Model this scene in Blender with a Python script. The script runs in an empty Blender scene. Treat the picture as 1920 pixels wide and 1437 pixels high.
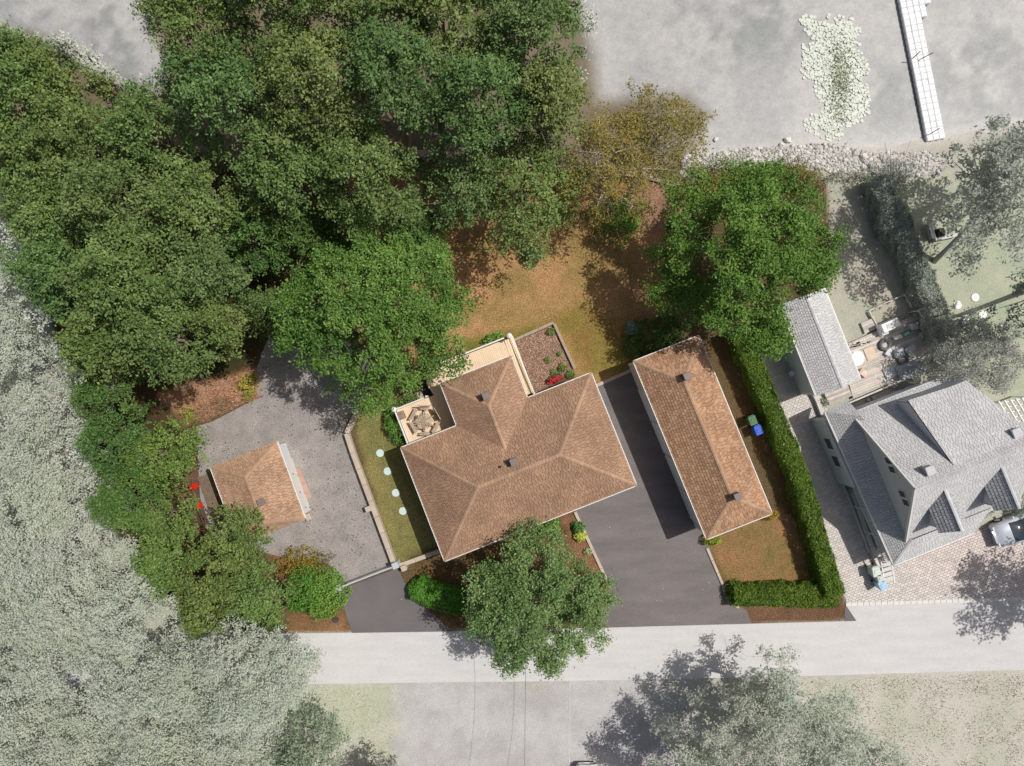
import bpy, math, random
import numpy as np
from mathutils import Vector

# ---------------------------------------------------------------- camera, world, sun, exposure
scn = bpy.context.scene
H = 52.0          # camera height in metres
S = 0.04          # ground metres per photo pixel
cd = bpy.data.cameras.new("camera"); cam = bpy.data.objects.new("camera", cd)
scn.collection.objects.link(cam); scn.camera = cam
cam.location = (0, 0, H); cam.rotation_euler = (0, 0, 0)
cd.sensor_width = 36; cd.lens = 36*H/(1920*S); cd.clip_end = 2000; cd.clip_start = 0.5
SUN_EL = math.radians(59); SUN_DIR = math.radians(21)      # direction towards the sun, from +X
world = bpy.data.worlds.new("World"); scn.world = world; world.use_nodes = True
wn = world.node_tree; wn.nodes.clear()
sky = wn.nodes.new('ShaderNodeTexSky'); sky.sky_type = 'NISHITA'; sky.sun_disc = False
sky.sun_elevation = SUN_EL; sky.dust_density = 4.0; sky.ozone_density = .3; sky.air_density = .9; sky.sun_rotation = math.pi/2 - SUN_DIR
bg = wn.nodes.new('ShaderNodeBackground'); bg.inputs[1].default_value = 0.065
wo = wn.nodes.new('ShaderNodeOutputWorld')
wn.links.new(sky.outputs[0], bg.inputs[0]); wn.links.new(bg.outputs[0], wo.inputs[0])
sl = bpy.data.lights.new("sun", 'SUN'); sl.energy = 3.7; sl.angle = math.radians(0.5); sl.color = (1, .965, .91)
so = bpy.data.objects.new("sun", sl); scn.collection.objects.link(so)
dv = Vector((math.cos(SUN_DIR)*math.cos(SUN_EL), math.sin(SUN_DIR)*math.cos(SUN_EL), math.sin(SUN_EL)))
so.rotation_euler = dv.to_track_quat('Z', 'Y').to_euler()
scn.view_settings.view_transform = 'Standard'; scn.view_settings.look = 'None'
scn.view_settings.exposure = 0.0; scn.view_settings.gamma = 1.0; scn.view_settings.use_curve_mapping = False

col = scn.collection
rnd = random.Random(7)
# ---------------------------------------------------------------- helpers
def P(px, py, z=0.0):
    k = S*(H-z)/H
    return Vector(((px-960)*k, -(py-718.5)*k, z))
def lin(c): 
    c = c/255.0
    return c/12.92 if c <= .04045 else ((c+.055)/1.055)**2.4
ILL = 1.15
def A(r, g, b, k=1.0):            # albedo of a thing that shows as this sRGB value in full sun
    return (min(.9, lin(r)/ILL*k), min(.9, lin(g)/ILL*k), min(.9, lin(b)/ILL*k), 1)

_m = {}
def mat(name, c=(.5, .5, .5, 1), rough=.8, attr=False, ns=3.0, na=.25, fs=40., fa=.2, bump=.2, bs=30., metal=0.0,
        transl=0.0, spec=.3, dist=.02, stretch=None, amask=False):
    if name in _m: return _m[name]
    m = bpy.data.materials.new(name); m.use_nodes = True; nt = m.node_tree; N = nt.nodes; L = nt.links; N.clear()
    out = N.new('ShaderNodeOutputMaterial'); p = N.new('ShaderNodeBsdfPrincipled')
    p.inputs['Roughness'].default_value = rough; p.inputs['Metallic'].default_value = metal
    p.inputs['Specular IOR Level'].default_value = spec
    tc = N.new('ShaderNodeTexCoord'); vec = tc.outputs['Object']
    if stretch:
        mp = N.new('ShaderNodeMapping'); mp.inputs['Rotation'].default_value = (0, 0, stretch[0]); mp.inputs['Scale'].default_value = stretch[1]
        L.new(vec, mp.inputs[0]); vec = mp.outputs[0]
    if attr:
        a = N.new('ShaderNodeAttribute'); a.attribute_name = 'col'; base = a.outputs['Color']
    else:
        r = N.new('ShaderNodeRGB'); r.outputs[0].default_value = c; base = r.outputs[0]
    def mul(base, scale, amt, detail):
        n = N.new('ShaderNodeTexNoise'); n.inputs['Scale'].default_value = scale; n.inputs['Detail'].default_value = detail
        L.new(vec, n.inputs['Vector'])
        mr = N.new('ShaderNodeMapRange'); mr.inputs[1].default_value = .25; mr.inputs[2].default_value = .75
        mr.inputs[3].default_value = 1-amt; mr.inputs[4].default_value = 1+amt; L.new(n.outputs[0], mr.inputs[0])
        if amask:
            s1 = N.new('ShaderNodeMath'); s1.operation = 'SUBTRACT'; s1.inputs[1].default_value = 1; L.new(mr.outputs[0], s1.inputs[0])
            s2 = N.new('ShaderNodeMath'); s2.operation = 'MULTIPLY_ADD'; s2.inputs[2].default_value = 1; L.new(s1.outputs[0], s2.inputs[0]); L.new(a.outputs['Alpha'], s2.inputs[1]); mr = s2
        mx = N.new('ShaderNodeVectorMath'); mx.operation = 'SCALE'; L.new(base, mx.inputs[0]); L.new(mr.outputs[0], mx.inputs['Scale'])
        return mx.outputs[0]
    if na: base = mul(base, ns, na, 4)
    if fa: base = mul(base, fs, fa, 3)
    L.new(base, p.inputs['Base Color'])
    if bump:
        n = N.new('ShaderNodeTexNoise'); n.inputs['Scale'].default_value = bs; n.inputs['Detail'].default_value = 4
        L.new(vec, n.inputs['Vector'])
        b = N.new('ShaderNodeBump'); b.inputs['Strength'].default_value = bump; b.inputs['Distance'].default_value = dist
        L.new(n.outputs[0], b.inputs['Height']); L.new(b.outputs[0], p.inputs['Normal'])
    if transl:
        t = N.new('ShaderNodeBsdfTranslucent'); L.new(base, t.inputs[0])
        mx = N.new('ShaderNodeMixShader'); mx.inputs[0].default_value = transl
        L.new(p.outputs[0], mx.inputs[1]); L.new(t.outputs[0], mx.inputs[2]); L.new(mx.outputs[0], out.inputs[0])
    else: L.new(p.outputs[0], out.inputs[0])
    _m[name] = m
    return m

class MB:
    def __init__(s): s.v = []; s.f = []; s.c = []
    def face(s, pts, c=None):
        i = len(s.v); s.v += [tuple(p) for p in pts]; s.f.append(tuple(range(i, i+len(pts)))); s.c += [c or (1, 1, 1, 1)]*len(pts)
    def solid(s, vs, fs, c=None):
        i = len(s.v); s.v += [tuple(p) for p in vs]; s.f += [tuple(i+k for k in f) for f in fs]; s.c += [c or (1, 1, 1, 1)]*len(vs)
    def prism(s, poly, z0, z1, c=None, bottom=True):       # poly: list of xy
        n = len(poly)
        area = sum(poly[i][0]*poly[(i+1) % n][1]-poly[(i+1) % n][0]*poly[i][1] for i in range(n))
        if area < 0: poly = poly[::-1]
        vs = [(p[0], p[1], z0) for p in poly]+[(p[0], p[1], z1) for p in poly]
        fs = [tuple(range(n, 2*n))]+[(i, (i+1) % n, n+(i+1) % n, n+i) for i in range(n)]
        if bottom: fs.append(tuple(range(n-1, -1, -1)))
        s.solid(vs, fs, c)
    def box(s, c0, size, rz=0, col_=None, bev=0):
        x, y, z = c0; a, b, h = size[0]/2, size[1]/2, size[2]/2
        ca, sa = math.cos(rz), math.sin(rz)
        if bev:
            e = bev; pl = [(-a+e, -b), (a-e, -b), (a, -b+e), (a, b-e), (a-e, b), (-a+e, b), (-a, b-e), (-a, -b+e)]
            pl2 = [(-a+e, -b+e), (a-e, -b+e), (a-e, -b+e), (a-e, b-e), (a-e, b-e), (-a+e, b-e), (-a+e, b-e), (-a+e, -b+e)]
            R = lambda q: (x+q[0]*ca-q[1]*sa, y+q[0]*sa+q[1]*ca)
            s.prism([R(q) for q in pl], z-h, z+h-e, col_)
            i = len(s.v)
            lo = [(*R(q), z+h-e+.0005) for q in pl]; hi = [(*R((q[0]*(a-e)/a, q[1]*(b-e)/b)), z+h) for q in pl]
            s.solid(lo+hi, [tuple(range(8, 16))]+[(k, (k+1) % 8, 8+(k+1) % 8, 8+k) for k in range(8)], col_)
            return
        pl = [(-a, -b), (a, -b), (a, b), (-a, b)]
        s.prism([(x+q[0]*ca-q[1]*sa, y+q[0]*sa+q[1]*ca) for q in pl], z-h, z+h, col_)
    def bar(s, p0, p1, w, h, c=None):        # box from p0 to p1 (3D), width w horizontally, height h
        p0 = Vector(p0); p1 = Vector(p1); d = (p1-p0)
        if d.length < 1e-6: return
        d.normalize(); up = Vector((0, 0, 1)) if abs(d.z) < .95 else Vector((1, 0, 0))
        sd = d.cross(up).normalized(); u = sd.cross(d).normalized()
        vs = []
        for q in (p0, p1):
            for a, b in ((-1, -1), (1, -1), (1, 1), (-1, 1)): vs.append(q+sd*(a*w/2)+u*(b*h/2))
        s.solid(vs, [(0, 1, 2, 3), (7, 6, 5, 4), (0, 4, 5, 1), (1, 5, 6, 2), (2, 6, 7, 3), (3, 7, 4, 0)], c)
    def tube(s, pts, rads, n=6, c=None, cap=True):
        pts = [Vector(p) for p in pts]; rings = []
        for i, p in enumerate(pts):
            d = (pts[min(i+1, len(pts)-1)]-pts[max(i-1, 0)]).normalized()
            up = Vector((0, 0, 1)) if abs(d.z) < .9 else Vector((1, 0, 0))
            a = d.cross(up).normalized(); b = a.cross(d)
            rings.append([p+a*(rads[i]*math.cos(2*math.pi*k/n))+b*(rads[i]*math.sin(2*math.pi*k/n)) for k in range(n)])
        vs = [q for r in rings for q in r]; fs = []
        for i in range(len(pts)-1):
            for k in range(n): fs.append((i*n+k, i*n+(k+1) % n, (i+1)*n+(k+1) % n, (i+1)*n+k))
        if cap: fs += [tuple(range(n-1, -1, -1)), tuple(range((len(pts)-1)*n, len(pts)*n))]
        s.solid(vs, fs, c)
    def disc(s, x, y, z0, z1, r, n=20, c=None, ry=None):
        s.prism([(x+r*math.cos(2*math.pi*k/n), y+(ry or r)*math.sin(2*math.pi*k/n)) for k in range(n)], z0, z1, c)
    def torus(s, x, y, z, R, r, n=20, m=8, c=None):
        vs = []; fs = []
        for i in range(n):
            a = 2*math.pi*i/n
            for j in range(m):
                b = 2*math.pi*j/m; vs.append((x+(R+r*math.cos(b))*math.cos(a), y+(R+r*math.cos(b))*math.sin(a), z+r*math.sin(b)))
        for i in range(n):
            for j in range(m): fs.append((i*m+j, ((i+1) % n)*m+j, ((i+1) % n)*m+(j+1) % m, i*m+(j+1) % m))
        s.solid(vs, fs, c)

org = {}
def empty(name, loc, label, cat, group=None):
    o = bpy.data.objects.new(name, None); col.objects.link(o); o.location = loc; o.empty_display_size = .3
    org[o] = Vector(loc); tag(o, label, cat, group); return o
def tag(o, label=None, cat=None, group=None, kind=None):
    if label: o['label'] = label
    if cat: o['category'] = cat
    if group: o['group'] = group
    if kind: o['kind'] = kind
    return o
def obj_from_mesh(name, me, parent, loc):
    o = bpy.data.objects.new(name, me); col.objects.link(o)
    if parent: o.parent = parent; org[o] = org[parent]
    else: o.location = loc; org[o] = Vector(loc)
    return o
def build(mb, name, m, parent=None, loc=None, kind=None, smooth=False):
    if loc is None:
        loc = org[parent] if parent else Vector((0, 0, 0))
    loc = Vector(loc)
    if parent: loc = org[parent]
    me = bpy.data.meshes.new(name)
    me.from_pydata([(v[0]-loc.x, v[1]-loc.y, v[2]-loc.z) for v in mb.v], [], mb.f)
    a = me.attributes.new('col', 'FLOAT_COLOR', 'POINT'); a.data.foreach_set('color', np.array(mb.c, np.float32).ravel())
    me.materials.append(m)
    if smooth: me.polygons.foreach_set('use_smooth', [True]*len(me.polygons))
    me.update()
    o = obj_from_mesh(name, me, parent, loc)
    if kind: o['kind'] = kind
    return o
def thing(mb, name, m, loc, label, cat, group=None, smooth=False):
    o = build(mb, name, m, None, loc, smooth=smooth); return tag(o, label, cat, group)
def copy_tree(o, parent=None):
    c = o.copy(); col.objects.link(c); c.parent = parent; org[c] = org[o]
    for ch in list(o.children): copy_tree(ch, c)
    return c

def vnoise(x, y, sc, seed=0):
    r = np.random.RandomState(seed); T = r.rand(256, 256)
    x = x/sc+1000; y = y/sc+1000
    xi = np.floor(x).astype(int); yi = np.floor(y).astype(int); fx = x-xi; fy = y-yi
    fx = fx*fx*(3-2*fx); fy = fy*fy*(3-2*fy)
    g = lambda a, b: T[a % 256, b % 256]
    return (g(xi, yi)*(1-fx)+g(xi+1, yi)*fx)*(1-fy)+(g(xi, yi+1)*(1-fx)+g(xi+1, yi+1)*fx)*fy
def fbm(x, y, sc, seed=0, o=4):
    t = 0; a = 1; w = 0
    for i in range(o): t = t+a*vnoise(x, y, sc/2**i, seed+i); w += a; a *= .55
    return t/w
def sdf(px, py, poly):             # negative inside; pixel units
    d = np.full(px.shape, 1e9); ins = np.zeros(px.shape, bool); n = len(poly)
    for i in range(n):
        ax, ay = poly[i]; bx, by = poly[(i+1) % n]; ex, ey = bx-ax, by-ay
        t = np.clip(((px-ax)*ex+(py-ay)*ey)/(ex*ex+ey*ey+1e-9), 0, 1)
        d = np.minimum(d, np.hypot(px-ax-t*ex, py-ay-t*ey))
        if ey != 0:
            c = ((ay > py) != (by > py)) & (px < (bx-ax)*(py-ay)/ey+ax); ins ^= c
    return np.where(ins, -d, d)
def smooth01(d, w): return 1-np.clip((d+w)/(2*w), 0, 1)      # 1 inside

# outline of the tended, full-coloured property (ground plane coordinates in photo-pixel units of 4 cm)
PROP = [(-200, 60), (60, 62), (130, 95), (180, 140), (300, 180), (318, 100), (285, 60), (270, -200), (1060, -200), (1075, 0), (1110, 110),
        (1120, 190), (1290, 180), (1325, 215), (1288, 290), (1290, 325), (1350, 305), (1490, 305), (1550, 345), (1560, 480), (1548, 560),
        (1460, 590), (1400, 620), (1590, 1135), (1606, 1165), (1140, 1179), (375, 1190), (280, 1100), (200, 980), (165, 830), (150, 700), (110, 640),
        (60, 520), (30, 400), (-10, 325), (-200, 300)]
def prop_mask(x, y, z, soft=9):
    k = S*(H-z)/H; px = x/k+960; py = -y/k+718.5
    return smooth01(sdf(px, py, PROP)+(vnoise(x, y, 1.1, 5)-.5)*14, soft)

# ---------------------------------------------------------------- foliage machinery
LEAF = mat('leaf', attr=True, rough=.55, na=0, fa=0, bump=0, transl=.2, spec=.3)
LEAF_P = mat('bleached_leaf', attr=True, rough=.6, na=0, fa=0, bump=0, transl=.42, spec=.2)
LEAF_W = mat('weathered_leaf', attr=True, rough=.6, na=0, fa=0, bump=0, transl=.35, spec=.2)
BARK = mat('bark', A(150, 138, 120), ns=2, na=.3, fs=15, fa=.3, bump=.5)
BARKP = mat('pale_bark', A(205, 200, 195), ns=2, na=.2, fs=15, fa=.2, bump=.5)
BARKB = mat('birch_bark', A(225, 218, 205), ns=2, na=.2, fs=9, fa=.4, bump=.3)

def leaf_mesh(name, pos, nrm, size, colr, m, parent, rs, asp=.55, loc=None):
    n = len(pos)
    up = nrm/np.linalg.norm(nrm, axis=1, keepdims=True)
    t = rs.normal(size=(n, 3)); t -= up*np.sum(t*up, axis=1, keepdims=True); t /= np.linalg.norm(t, axis=1, keepdims=True)+1e-9
    b = np.cross(up, t); s = size[:, None]
    V = np.stack([pos-t*s*.5, pos+b*s*asp*.5-t*s*.06, pos+t*s*.5, pos-b*s*asp*.5-t*s*.06], axis=1).reshape(-1, 3)
    o0 = np.array(org[parent] if parent else (loc or (0, 0, 0)), float)
    V = (V-o0).astype(np.float32)
    me = bpy.data.meshes.new(name)
    me.vertices.add(4*n); me.loops.add(4*n); me.polygons.add(n)
    me.vertices.foreach_set('co', V.ravel())
    me.loops.foreach_set('vertex_index', np.arange(4*n, dtype=np.int32))
    me.polygons.foreach_set('loop_start', np.arange(0, 4*n, 4, dtype=np.int32))
    try: me.polygons.foreach_set('loop_total', np.full(n, 4, dtype=np.int32))
    except Exception: pass
    a = me.attributes.new('col', 'FLOAT_COLOR', 'POINT')
    c4 = np.ones((n, 4), np.float32); c4[:, :3] = colr
    a.data.foreach_set('color', np.repeat(c4, 4, axis=0).ravel())
    me.materials.append(m); me.update()
    return obj_from_mesh(name, me, parent, o0)

PALE = np.array(A(212, 217, 204)[:3]); 
TOTAL = [0]
def leaf_colours(n, base, base2, clump, rs, mask=None, pale=PALE, var=.22):
    w = rs.rand(n, 1)*.5+clump[:, None]*.5
    c = np.array(base)[None]*(1-w)+np.array(base2)[None]*w
    c = c*(1+var*(rs.rand(n, 1)-.5)*2)
    if mask is not None:
        pc = pale[None]*(.86+.22*rs.rand(n, 1))
        c = c*mask[:, None]+pc*(1-mask[:, None])
    return np.clip(c, 0, .85)

def tree(name, px, py, r, zt, label, base, base2, seed, fade=None, dens=200, leaf=.21, ry=None, zb=.25, bark=None, clumps=None,
         spray=1.0, basepx=None, group=None, cat='tree', lobes=.16, limbs=14, flat=.55, asp=.55, gap=0.0, pale=PALE, inner=.32, lmat=None, nup=.75):
    """crown seen at photo pixel (px,py) with radius r pixels; zt = height of the top"""
    rs = np.random.RandomState(seed); rr = random.Random(seed)
    rz = zt*(1-zb)/2*1.0; cz = zt*zb+rz*.85
    k = S*(H-cz)/H; C0 = P(px, py, cz); rx = r*k; ryw = (ry or r)*k
    bp = P(*basepx) if basepx else P(px, py, 0).lerp(Vector((C0.x, C0.y, 0)), .35)
    root = empty(name, (bp.x, bp.y, 0), label, cat, group)
    area = math.pi*rx*ryw
    nl = int(area*dens*(1-gap)); TOTAL[0] += nl
    rc = min(rx, ryw)*.15+.3
    nc = clumps or max(18, int(area/(rc*rc)*.95))
    # clump centres over the dome, some inside
    gi_ = np.arange(nc)+.5; u = np.clip((gi_/nc)**.5+rs.normal(size=nc)*.05, .02, 1); th = gi_*2.39996+rs.normal(size=nc)*.25+seed
    ph = [rs.rand()*6.28 for _ in range(4)]
    R = 1+lobes*(np.sin(2*th+ph[0])*.5+np.sin(3*th+ph[1])*.6+np.sin(5*th+ph[2])*.5+np.sin(8*th+ph[3])*.35)
    rad = u*R/(1+lobes*.7)*(1-.8*rc/min(rx, ryw))
    hgt = np.sqrt(np.clip(1-(u*.97)**2, 0, 1))
    low = rs.rand(nc) < inner; u = np.where(low, u*.9, u)
    zz = np.where(low, -.35+hgt*.45*rs.rand(nc), hgt*(.62+.5*rs.rand(nc)))
    cc = np.stack([C0.x+rad*rx*np.cos(th), C0.y+rad*ryw*np.sin(th), cz+zz*rz], 1)
    cr = rc*(.7+.65*rs.rand(nc)); cb = rs.rand(nc)
    w = cr**2*np.where(low, .8, 1); w /= w.sum(); ids = rs.choice(nc, nl, p=w)
    # sprays: each clump has twigs that carry the leaves
    nt = 11
    out = cc-np.array([C0.x, C0.y, cz-rz*.4]); out /= np.linalg.norm(out, axis=1, keepdims=True)
    tw = rs.normal(size=(nc, nt, 3)); tw /= np.linalg.norm(tw, axis=2, keepdims=True)
    tw = tw*.9+out[:, None, :]*.55*spray; tw[..., 2] = np.where(rs.rand(nc, nt) < .8, np.abs(tw[..., 2])*.75, tw[..., 2]*.6)
    ti = rs.randint(0, nt, nl); t = np.where(rs.rand(nl) < .78, .72+.28*rs.rand(nl), rs.rand(nl))
    pos = cc[ids]+tw[ids, ti]*(cr[ids]*t)[:, None]+rs.normal(size=(nl, 3))*(cr[ids]*.15+.03)[:, None]*np.array([1, 1, .6])
    pos[:, 2] = np.maximum(pos[:, 2], .15)
    nrm = rs.normal(size=(nl, 3))*.62+out[ids]*.35+np.array([0, 0, nup])
    size = leaf*(.65+.7*rs.rand(nl))
    tn = 1+(rs.rand(3)-.5)*np.array([.2, .1, .12])*(.22 if lmat else .3 if seed in (501, 502, 503) else 1); base = np.array(base)*tn*(.94+.12*rs.rand()); base2 = np.array(base2)*tn
    mask = None
    if fade == 'poly': mask = prop_mask(pos[:, 0], pos[:, 1], cz+rz*.5)
    elif fade is not None: mask = np.full(nl, 1.0-fade)
    cl = leaf_colours(nl, base, base2, cb[ids], rs, mask, pale, .12 if lmat else .22)
    # trunk and limbs
    mb = MB(); top = Vector((C0.x, C0.y, cz)); tr = .04+zt*.013
    mid = bp.lerp(top, .5)+Vector((rr.uniform(-.3, .3), rr.uniform(-.3, .3), 0))
    mb.tube([bp-Vector((0, 0, .2)), bp.lerp(mid, .5), mid, top, top+Vector((0, 0, rz*.5))], [tr*1.25, tr, tr*.85, tr*.55, tr*.15], 7)
    order = rs.permutation(nc)[:limbs]
    for j in order:
        e = Vector(cc[j]); f = rr.uniform(.35, .95); s0 = mid.lerp(top, f)
        m1 = s0.lerp(e, .4)+Vector((rr.uniform(-.3, .3), rr.uniform(-.3, .3), rr.uniform(-.1, .5)))
        b0 = tr*.4*rr.uniform(.6, 1.1)
        end = e+(e-s0)*.06
        mb.tube([s0, m1, s0.lerp(e, .75)+Vector((0, 0, .15)), end], [b0, b0*.7, b0*.42, .012], 5, cap=False)
        for q in range(3):
            f2 = rr.uniform(.4, .9); s1 = m1.lerp(end, f2)
            d = Vector((rr.gauss(0, 1), rr.gauss(0, 1), rr.gauss(.2, .5)))*cr[j]*.8
            mb.tube([s1, s1+d*.55+Vector((0, 0, .08)), s1+d], [b0*.3, b0*.2, .008], 4, cap=False)
    build(mb, 'trunk', bark or BARK, root, smooth=True)
    leaf_mesh('crown', pos, nrm, size, cl, lmat or LEAF, root, rs, asp)
    return root

def bush(name, px, py, r, h, label, base, base2, seed, ry=None, rot=0, dens=520, leaf=.13, cat='shrub', group=None, fade=None,
         rough=.12, root=None, stems=True, asp=.6, pale=PALE, pname='foliage'):
    """low rounded plant: leaves over a dome down to the ground"""
    rs = np.random.RandomState(seed); k = S*(H-h*.5)/H
    C0 = P(px, py, h*.5); rx = r*k; ryw = (ry or r)*k
    if root is None: root = empty(name, (C0.x, C0.y, 0), label, cat, group)
    n = int(math.pi*rx*ryw*dens)+40; TOTAL[0] += n
    v = rs.normal(size=(n, 3)); v[:, 2] = np.abs(v[:, 2]); v /= np.linalg.norm(v, axis=1, keepdims=True)
    th = np.arctan2(v[:, 1], v[:, 0]); f = 1+rough*(np.sin(3*th+seed)+np.sin(7*th+seed*2)*.6)*.6+rs.normal(size=n)*rough*.5
    f *= np.where(rs.rand(n) < .35, rs.rand(n)**.4, 1)
    q = v*f[:, None]; lum = vnoise(q[:, 0]*rx+px, q[:, 1]*ryw+py, .28, seed)
    f2 = 1+(lum-.5)*rough*2.2; q = q*f2[:, None]
    c, s = math.cos(rot), math.sin(rot); X = q[:, 0]*rx; Y = q[:, 1]*ryw
    pos = np.stack([C0.x+X*c-Y*s, C0.y+X*s+Y*c, q[:, 2]*h+.03], 1)
    nrm = v*.6+rs.normal(size=(n, 3))*.55+np.array([0, 0, .4])
    cl = leaf_colours(n, base, base2, lum, rs, None if fade is None else np.full(n, 1.0-fade), pale)
    if stems:
        mb = MB(); rr = random.Random(seed)
        for i in range(5):
            a = rr.uniform(0, 6.28); mb.tube([(C0.x, C0.y, 0), (C0.x+math.cos(a)*rx*.3, C0.y+math.sin(a)*ryw*.3, h*.4), (C0.x+math.cos(a)*rx*.6, C0.y+math.sin(a)*ryw*.6, h*.75)], [.03, .02, .008], 5)
        build(mb, 'stem', BARK, root)
    leaf_mesh(pname, pos, nrm, leaf*(.7+.6*rs.rand(n)), cl, LEAF_P if 'pale' in name else LEAF, root, rs, asp)
    return root

def hedge(name, pts, w, h, label, base, base2, seed, leaf=.13, lm=None, dens=620, fade=None, endround=True, pale=PALE, cat='hedge', wob=.14):
    rs = np.random.RandomState(seed); W = [P(a, b, h) for a, b in pts]; wm = w*S*(H-h)/H/2
    root = empty(name, (W[0].x, W[0].y, 0), label, cat)
    allp = []; alln = []; lums = []; mb = MB()
    for i in range(len(W)-1):
        a, b = W[i], W[i+1]; d = Vector((b.x-a.x, b.y-a.y, 0)); Ln = d.length; d /= Ln; sd = Vector((-d.y, d.x, 0))
        n = int((Ln+wm)*(2*wm+1.6*h)*dens)
        t = rs.rand(n)*(Ln+wm)-wm*.3; g = rs.rand(n)*(2*wm+1.6*h)-(wm+.8*h)
        side = np.abs(g) > wm
        lat = np.clip(g, -wm, wm); z = np.where(side, h*(1-(np.abs(g)-wm)/(.8*h)), h)
        x = a.x+d.x*t+sd.x*lat; y = a.y+d.y*t+sd.y*lat
        nz = vnoise(x, y, .45, seed)*.6+vnoise(x, y, 1.9, seed+9)*.4; nb_ = (vnoise(x, y, 2.3, seed+5)-.5)*.3; n3 = vnoise(x+z*.6, y-z*.8, .4, seed+3)
        dep = rs.rand(n)**2*.22
        z = z+np.where(side, 0, (nz-.5)*.34-dep-.12*(np.abs(lat)/wm)**3)
        off = np.where(side, np.sign(g)*((n3-.5)*wob*2-dep*.8+nb_*(wob*5)), 0)
        x += sd.x*off; y += sd.y*off
        p = np.stack([x, y, np.maximum(z, .02)], 1)+rs.normal(size=(n, 3))*.035
        nn = rs.normal(size=(n, 3))*.6+np.where(side[:, None], np.array([[sd.x, sd.y, .2]])*np.sign(g)[:, None]*.7, np.array([[0, 0, .8]]))
        nn[:, 2] = np.abs(nn[:, 2])
        allp.append(p); alln.append(nn); lums.append(nz)
        k = max(2, int(Ln/.9))
        for j in range(k):
            q = a+d*(Ln*(j+.5)/k); mb.tube([(q.x, q.y, 0), (q.x+.05, q.y, h*.5), (q.x, q.y+.05, h*.85)], [.04, .03, .01], 5)
            for sg in (-1, 1): mb.tube([(q.x, q.y, h*.3), (q.x+sd.x*sg*wm*.7, q.y+sd.y*sg*wm*.7, h*.75)], [.02, .008], 4)
    pos = np.concatenate(allp); nr = np.concatenate(alln); lum = np.concatenate(lums); n = len(pos); TOTAL[0] += n
    cl = leaf_colours(n, base, base2, lum, rs, None if fade is None else np.full(n, 1.0-fade), pale)
    build(mb, 'stem', BARK, root)
    leaf_mesh('foliage', pos, nr, leaf*(.7+.6*rs.rand(n)), cl, lm or LEAF, root, rs, .6)
    return root

def blades(name, poly, n, h, base, base2, label, cat, seed, w=.03, lean=.6, parent=None, z=0.0, tufts=None):
    """upright grass blades scattered over a pixel polygon, one object"""
    rs = np.random.RandomState(seed); xs = [p[0] for p in poly]; ys = [p[1] for p in poly]
    q = []
    px = rs.uniform(min(xs), max(xs), n*3); py = rs.uniform(min(ys), max(ys), n*3)
    dns = fbm(px*S, py*S, 1.2, seed)
    ok = (sdf(px, py, poly) < (rs.rand(n*3)-.5)*8) & (rs.rand(n*3) < np.clip((dns-.3)*3, .08, 1)); px = px[ok][:n]; py = py[ok][:n]; n = len(px)
    x = (px-960)*S; y = -(py-718.5)*S
    a = rs.rand(n)*6.28; hh = h*(.5+rs.rand(n)); le = lean*hh*(.4+rs.rand(n))
    dx = np.cos(a); dy = np.sin(a); ww = w*(.6+.8*rs.rand(n))
    V = np.stack([np.stack([x-dy*ww, y+dx*ww, np.full(n, z)], 1), np.stack([x+dy*ww, y-dx*ww, np.full(n, z)], 1),
                  np.stack([x+dx*le, y+dy*le, z+hh], 1)], 1).reshape(-1, 3).astype(np.float32)
    me = bpy.data.meshes.new(name); me.vertices.add(3*n); me.loops.add(3*n); me.polygons.add(n)
    me.vertices.foreach_set('co', V.ravel()); me.loops.foreach_set('vertex_index', np.arange(3*n, dtype=np.int32))
    me.polygons.foreach_set('loop_start', np.arange(0, 3*n, 3, dtype=np.int32))
    c = np.ones((n, 4), np.float32); c[:, :3] = leaf_colours(n, base[:3], base2[:3], dns[ok][:n], rs)
    at = me.attributes.new('col', 'FLOAT_COLOR', 'POINT'); at.data.foreach_set('color', np.repeat(c, 3, axis=0).ravel())
    me.materials.append(LEAF_W); me.update(); TOTAL[0] += n//2
    o = obj_from_mesh(name, me, None, (0, 0, 0)); tag(o, label, cat, kind='stuff'); return o

# ---------------------------------------------------------------- ground and lake
def axis(a, b, step, far):
    core = list(np.arange(a, b+1e-6, step)); f = [far*x for x in (1, .6, .3, .15, .07)]
    return np.array([a-x for x in f]+core+[b+x for x in f[::-1]])
def grid(name, xs, ys, zf, cf, m):
    X, Y = np.meshgrid(xs, ys); nx, ny = len(xs), len(ys); Z = zf(X, Y); Cc = cf(X, Y)
    V = np.stack([X, Y, Z], -1).reshape(-1, 3).astype(np.float32)
    i, j = np.meshgrid(np.arange(nx-1), np.arange(ny-1)); a = (j*nx+i).ravel()
    F = np.stack([a, a+1, a+nx+1, a+nx], 1).astype(np.int32); n = len(F)
    me = bpy.data.meshes.new(name); me.vertices.add(len(V)); me.loops.add(4*n); me.polygons.add(n)
    me.vertices.foreach_set('co', V.ravel()); me.loops.foreach_set('vertex_index', F.ravel())
    me.polygons.foreach_set('loop_start', np.arange(0, 4*n, 4, dtype=np.int32))
    c = np.ones((len(V), 4), np.float32); c[:, :3] = Cc[..., :3].reshape(-1, 3)
    if Cc.shape[-1] == 4: c[:, 3] = Cc[..., 3].ravel()
    at = me.attributes.new('col', 'FLOAT_COLOR', 'POINT'); at.data.foreach_set('color', c.ravel())
    me.materials.append(m); me.polygons.foreach_set('use_smooth', [True]*n); me.update()
    o = obj_from_mesh(name, me, None, (0, 0, 0)); o['kind'] = 'structure'; return o
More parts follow.
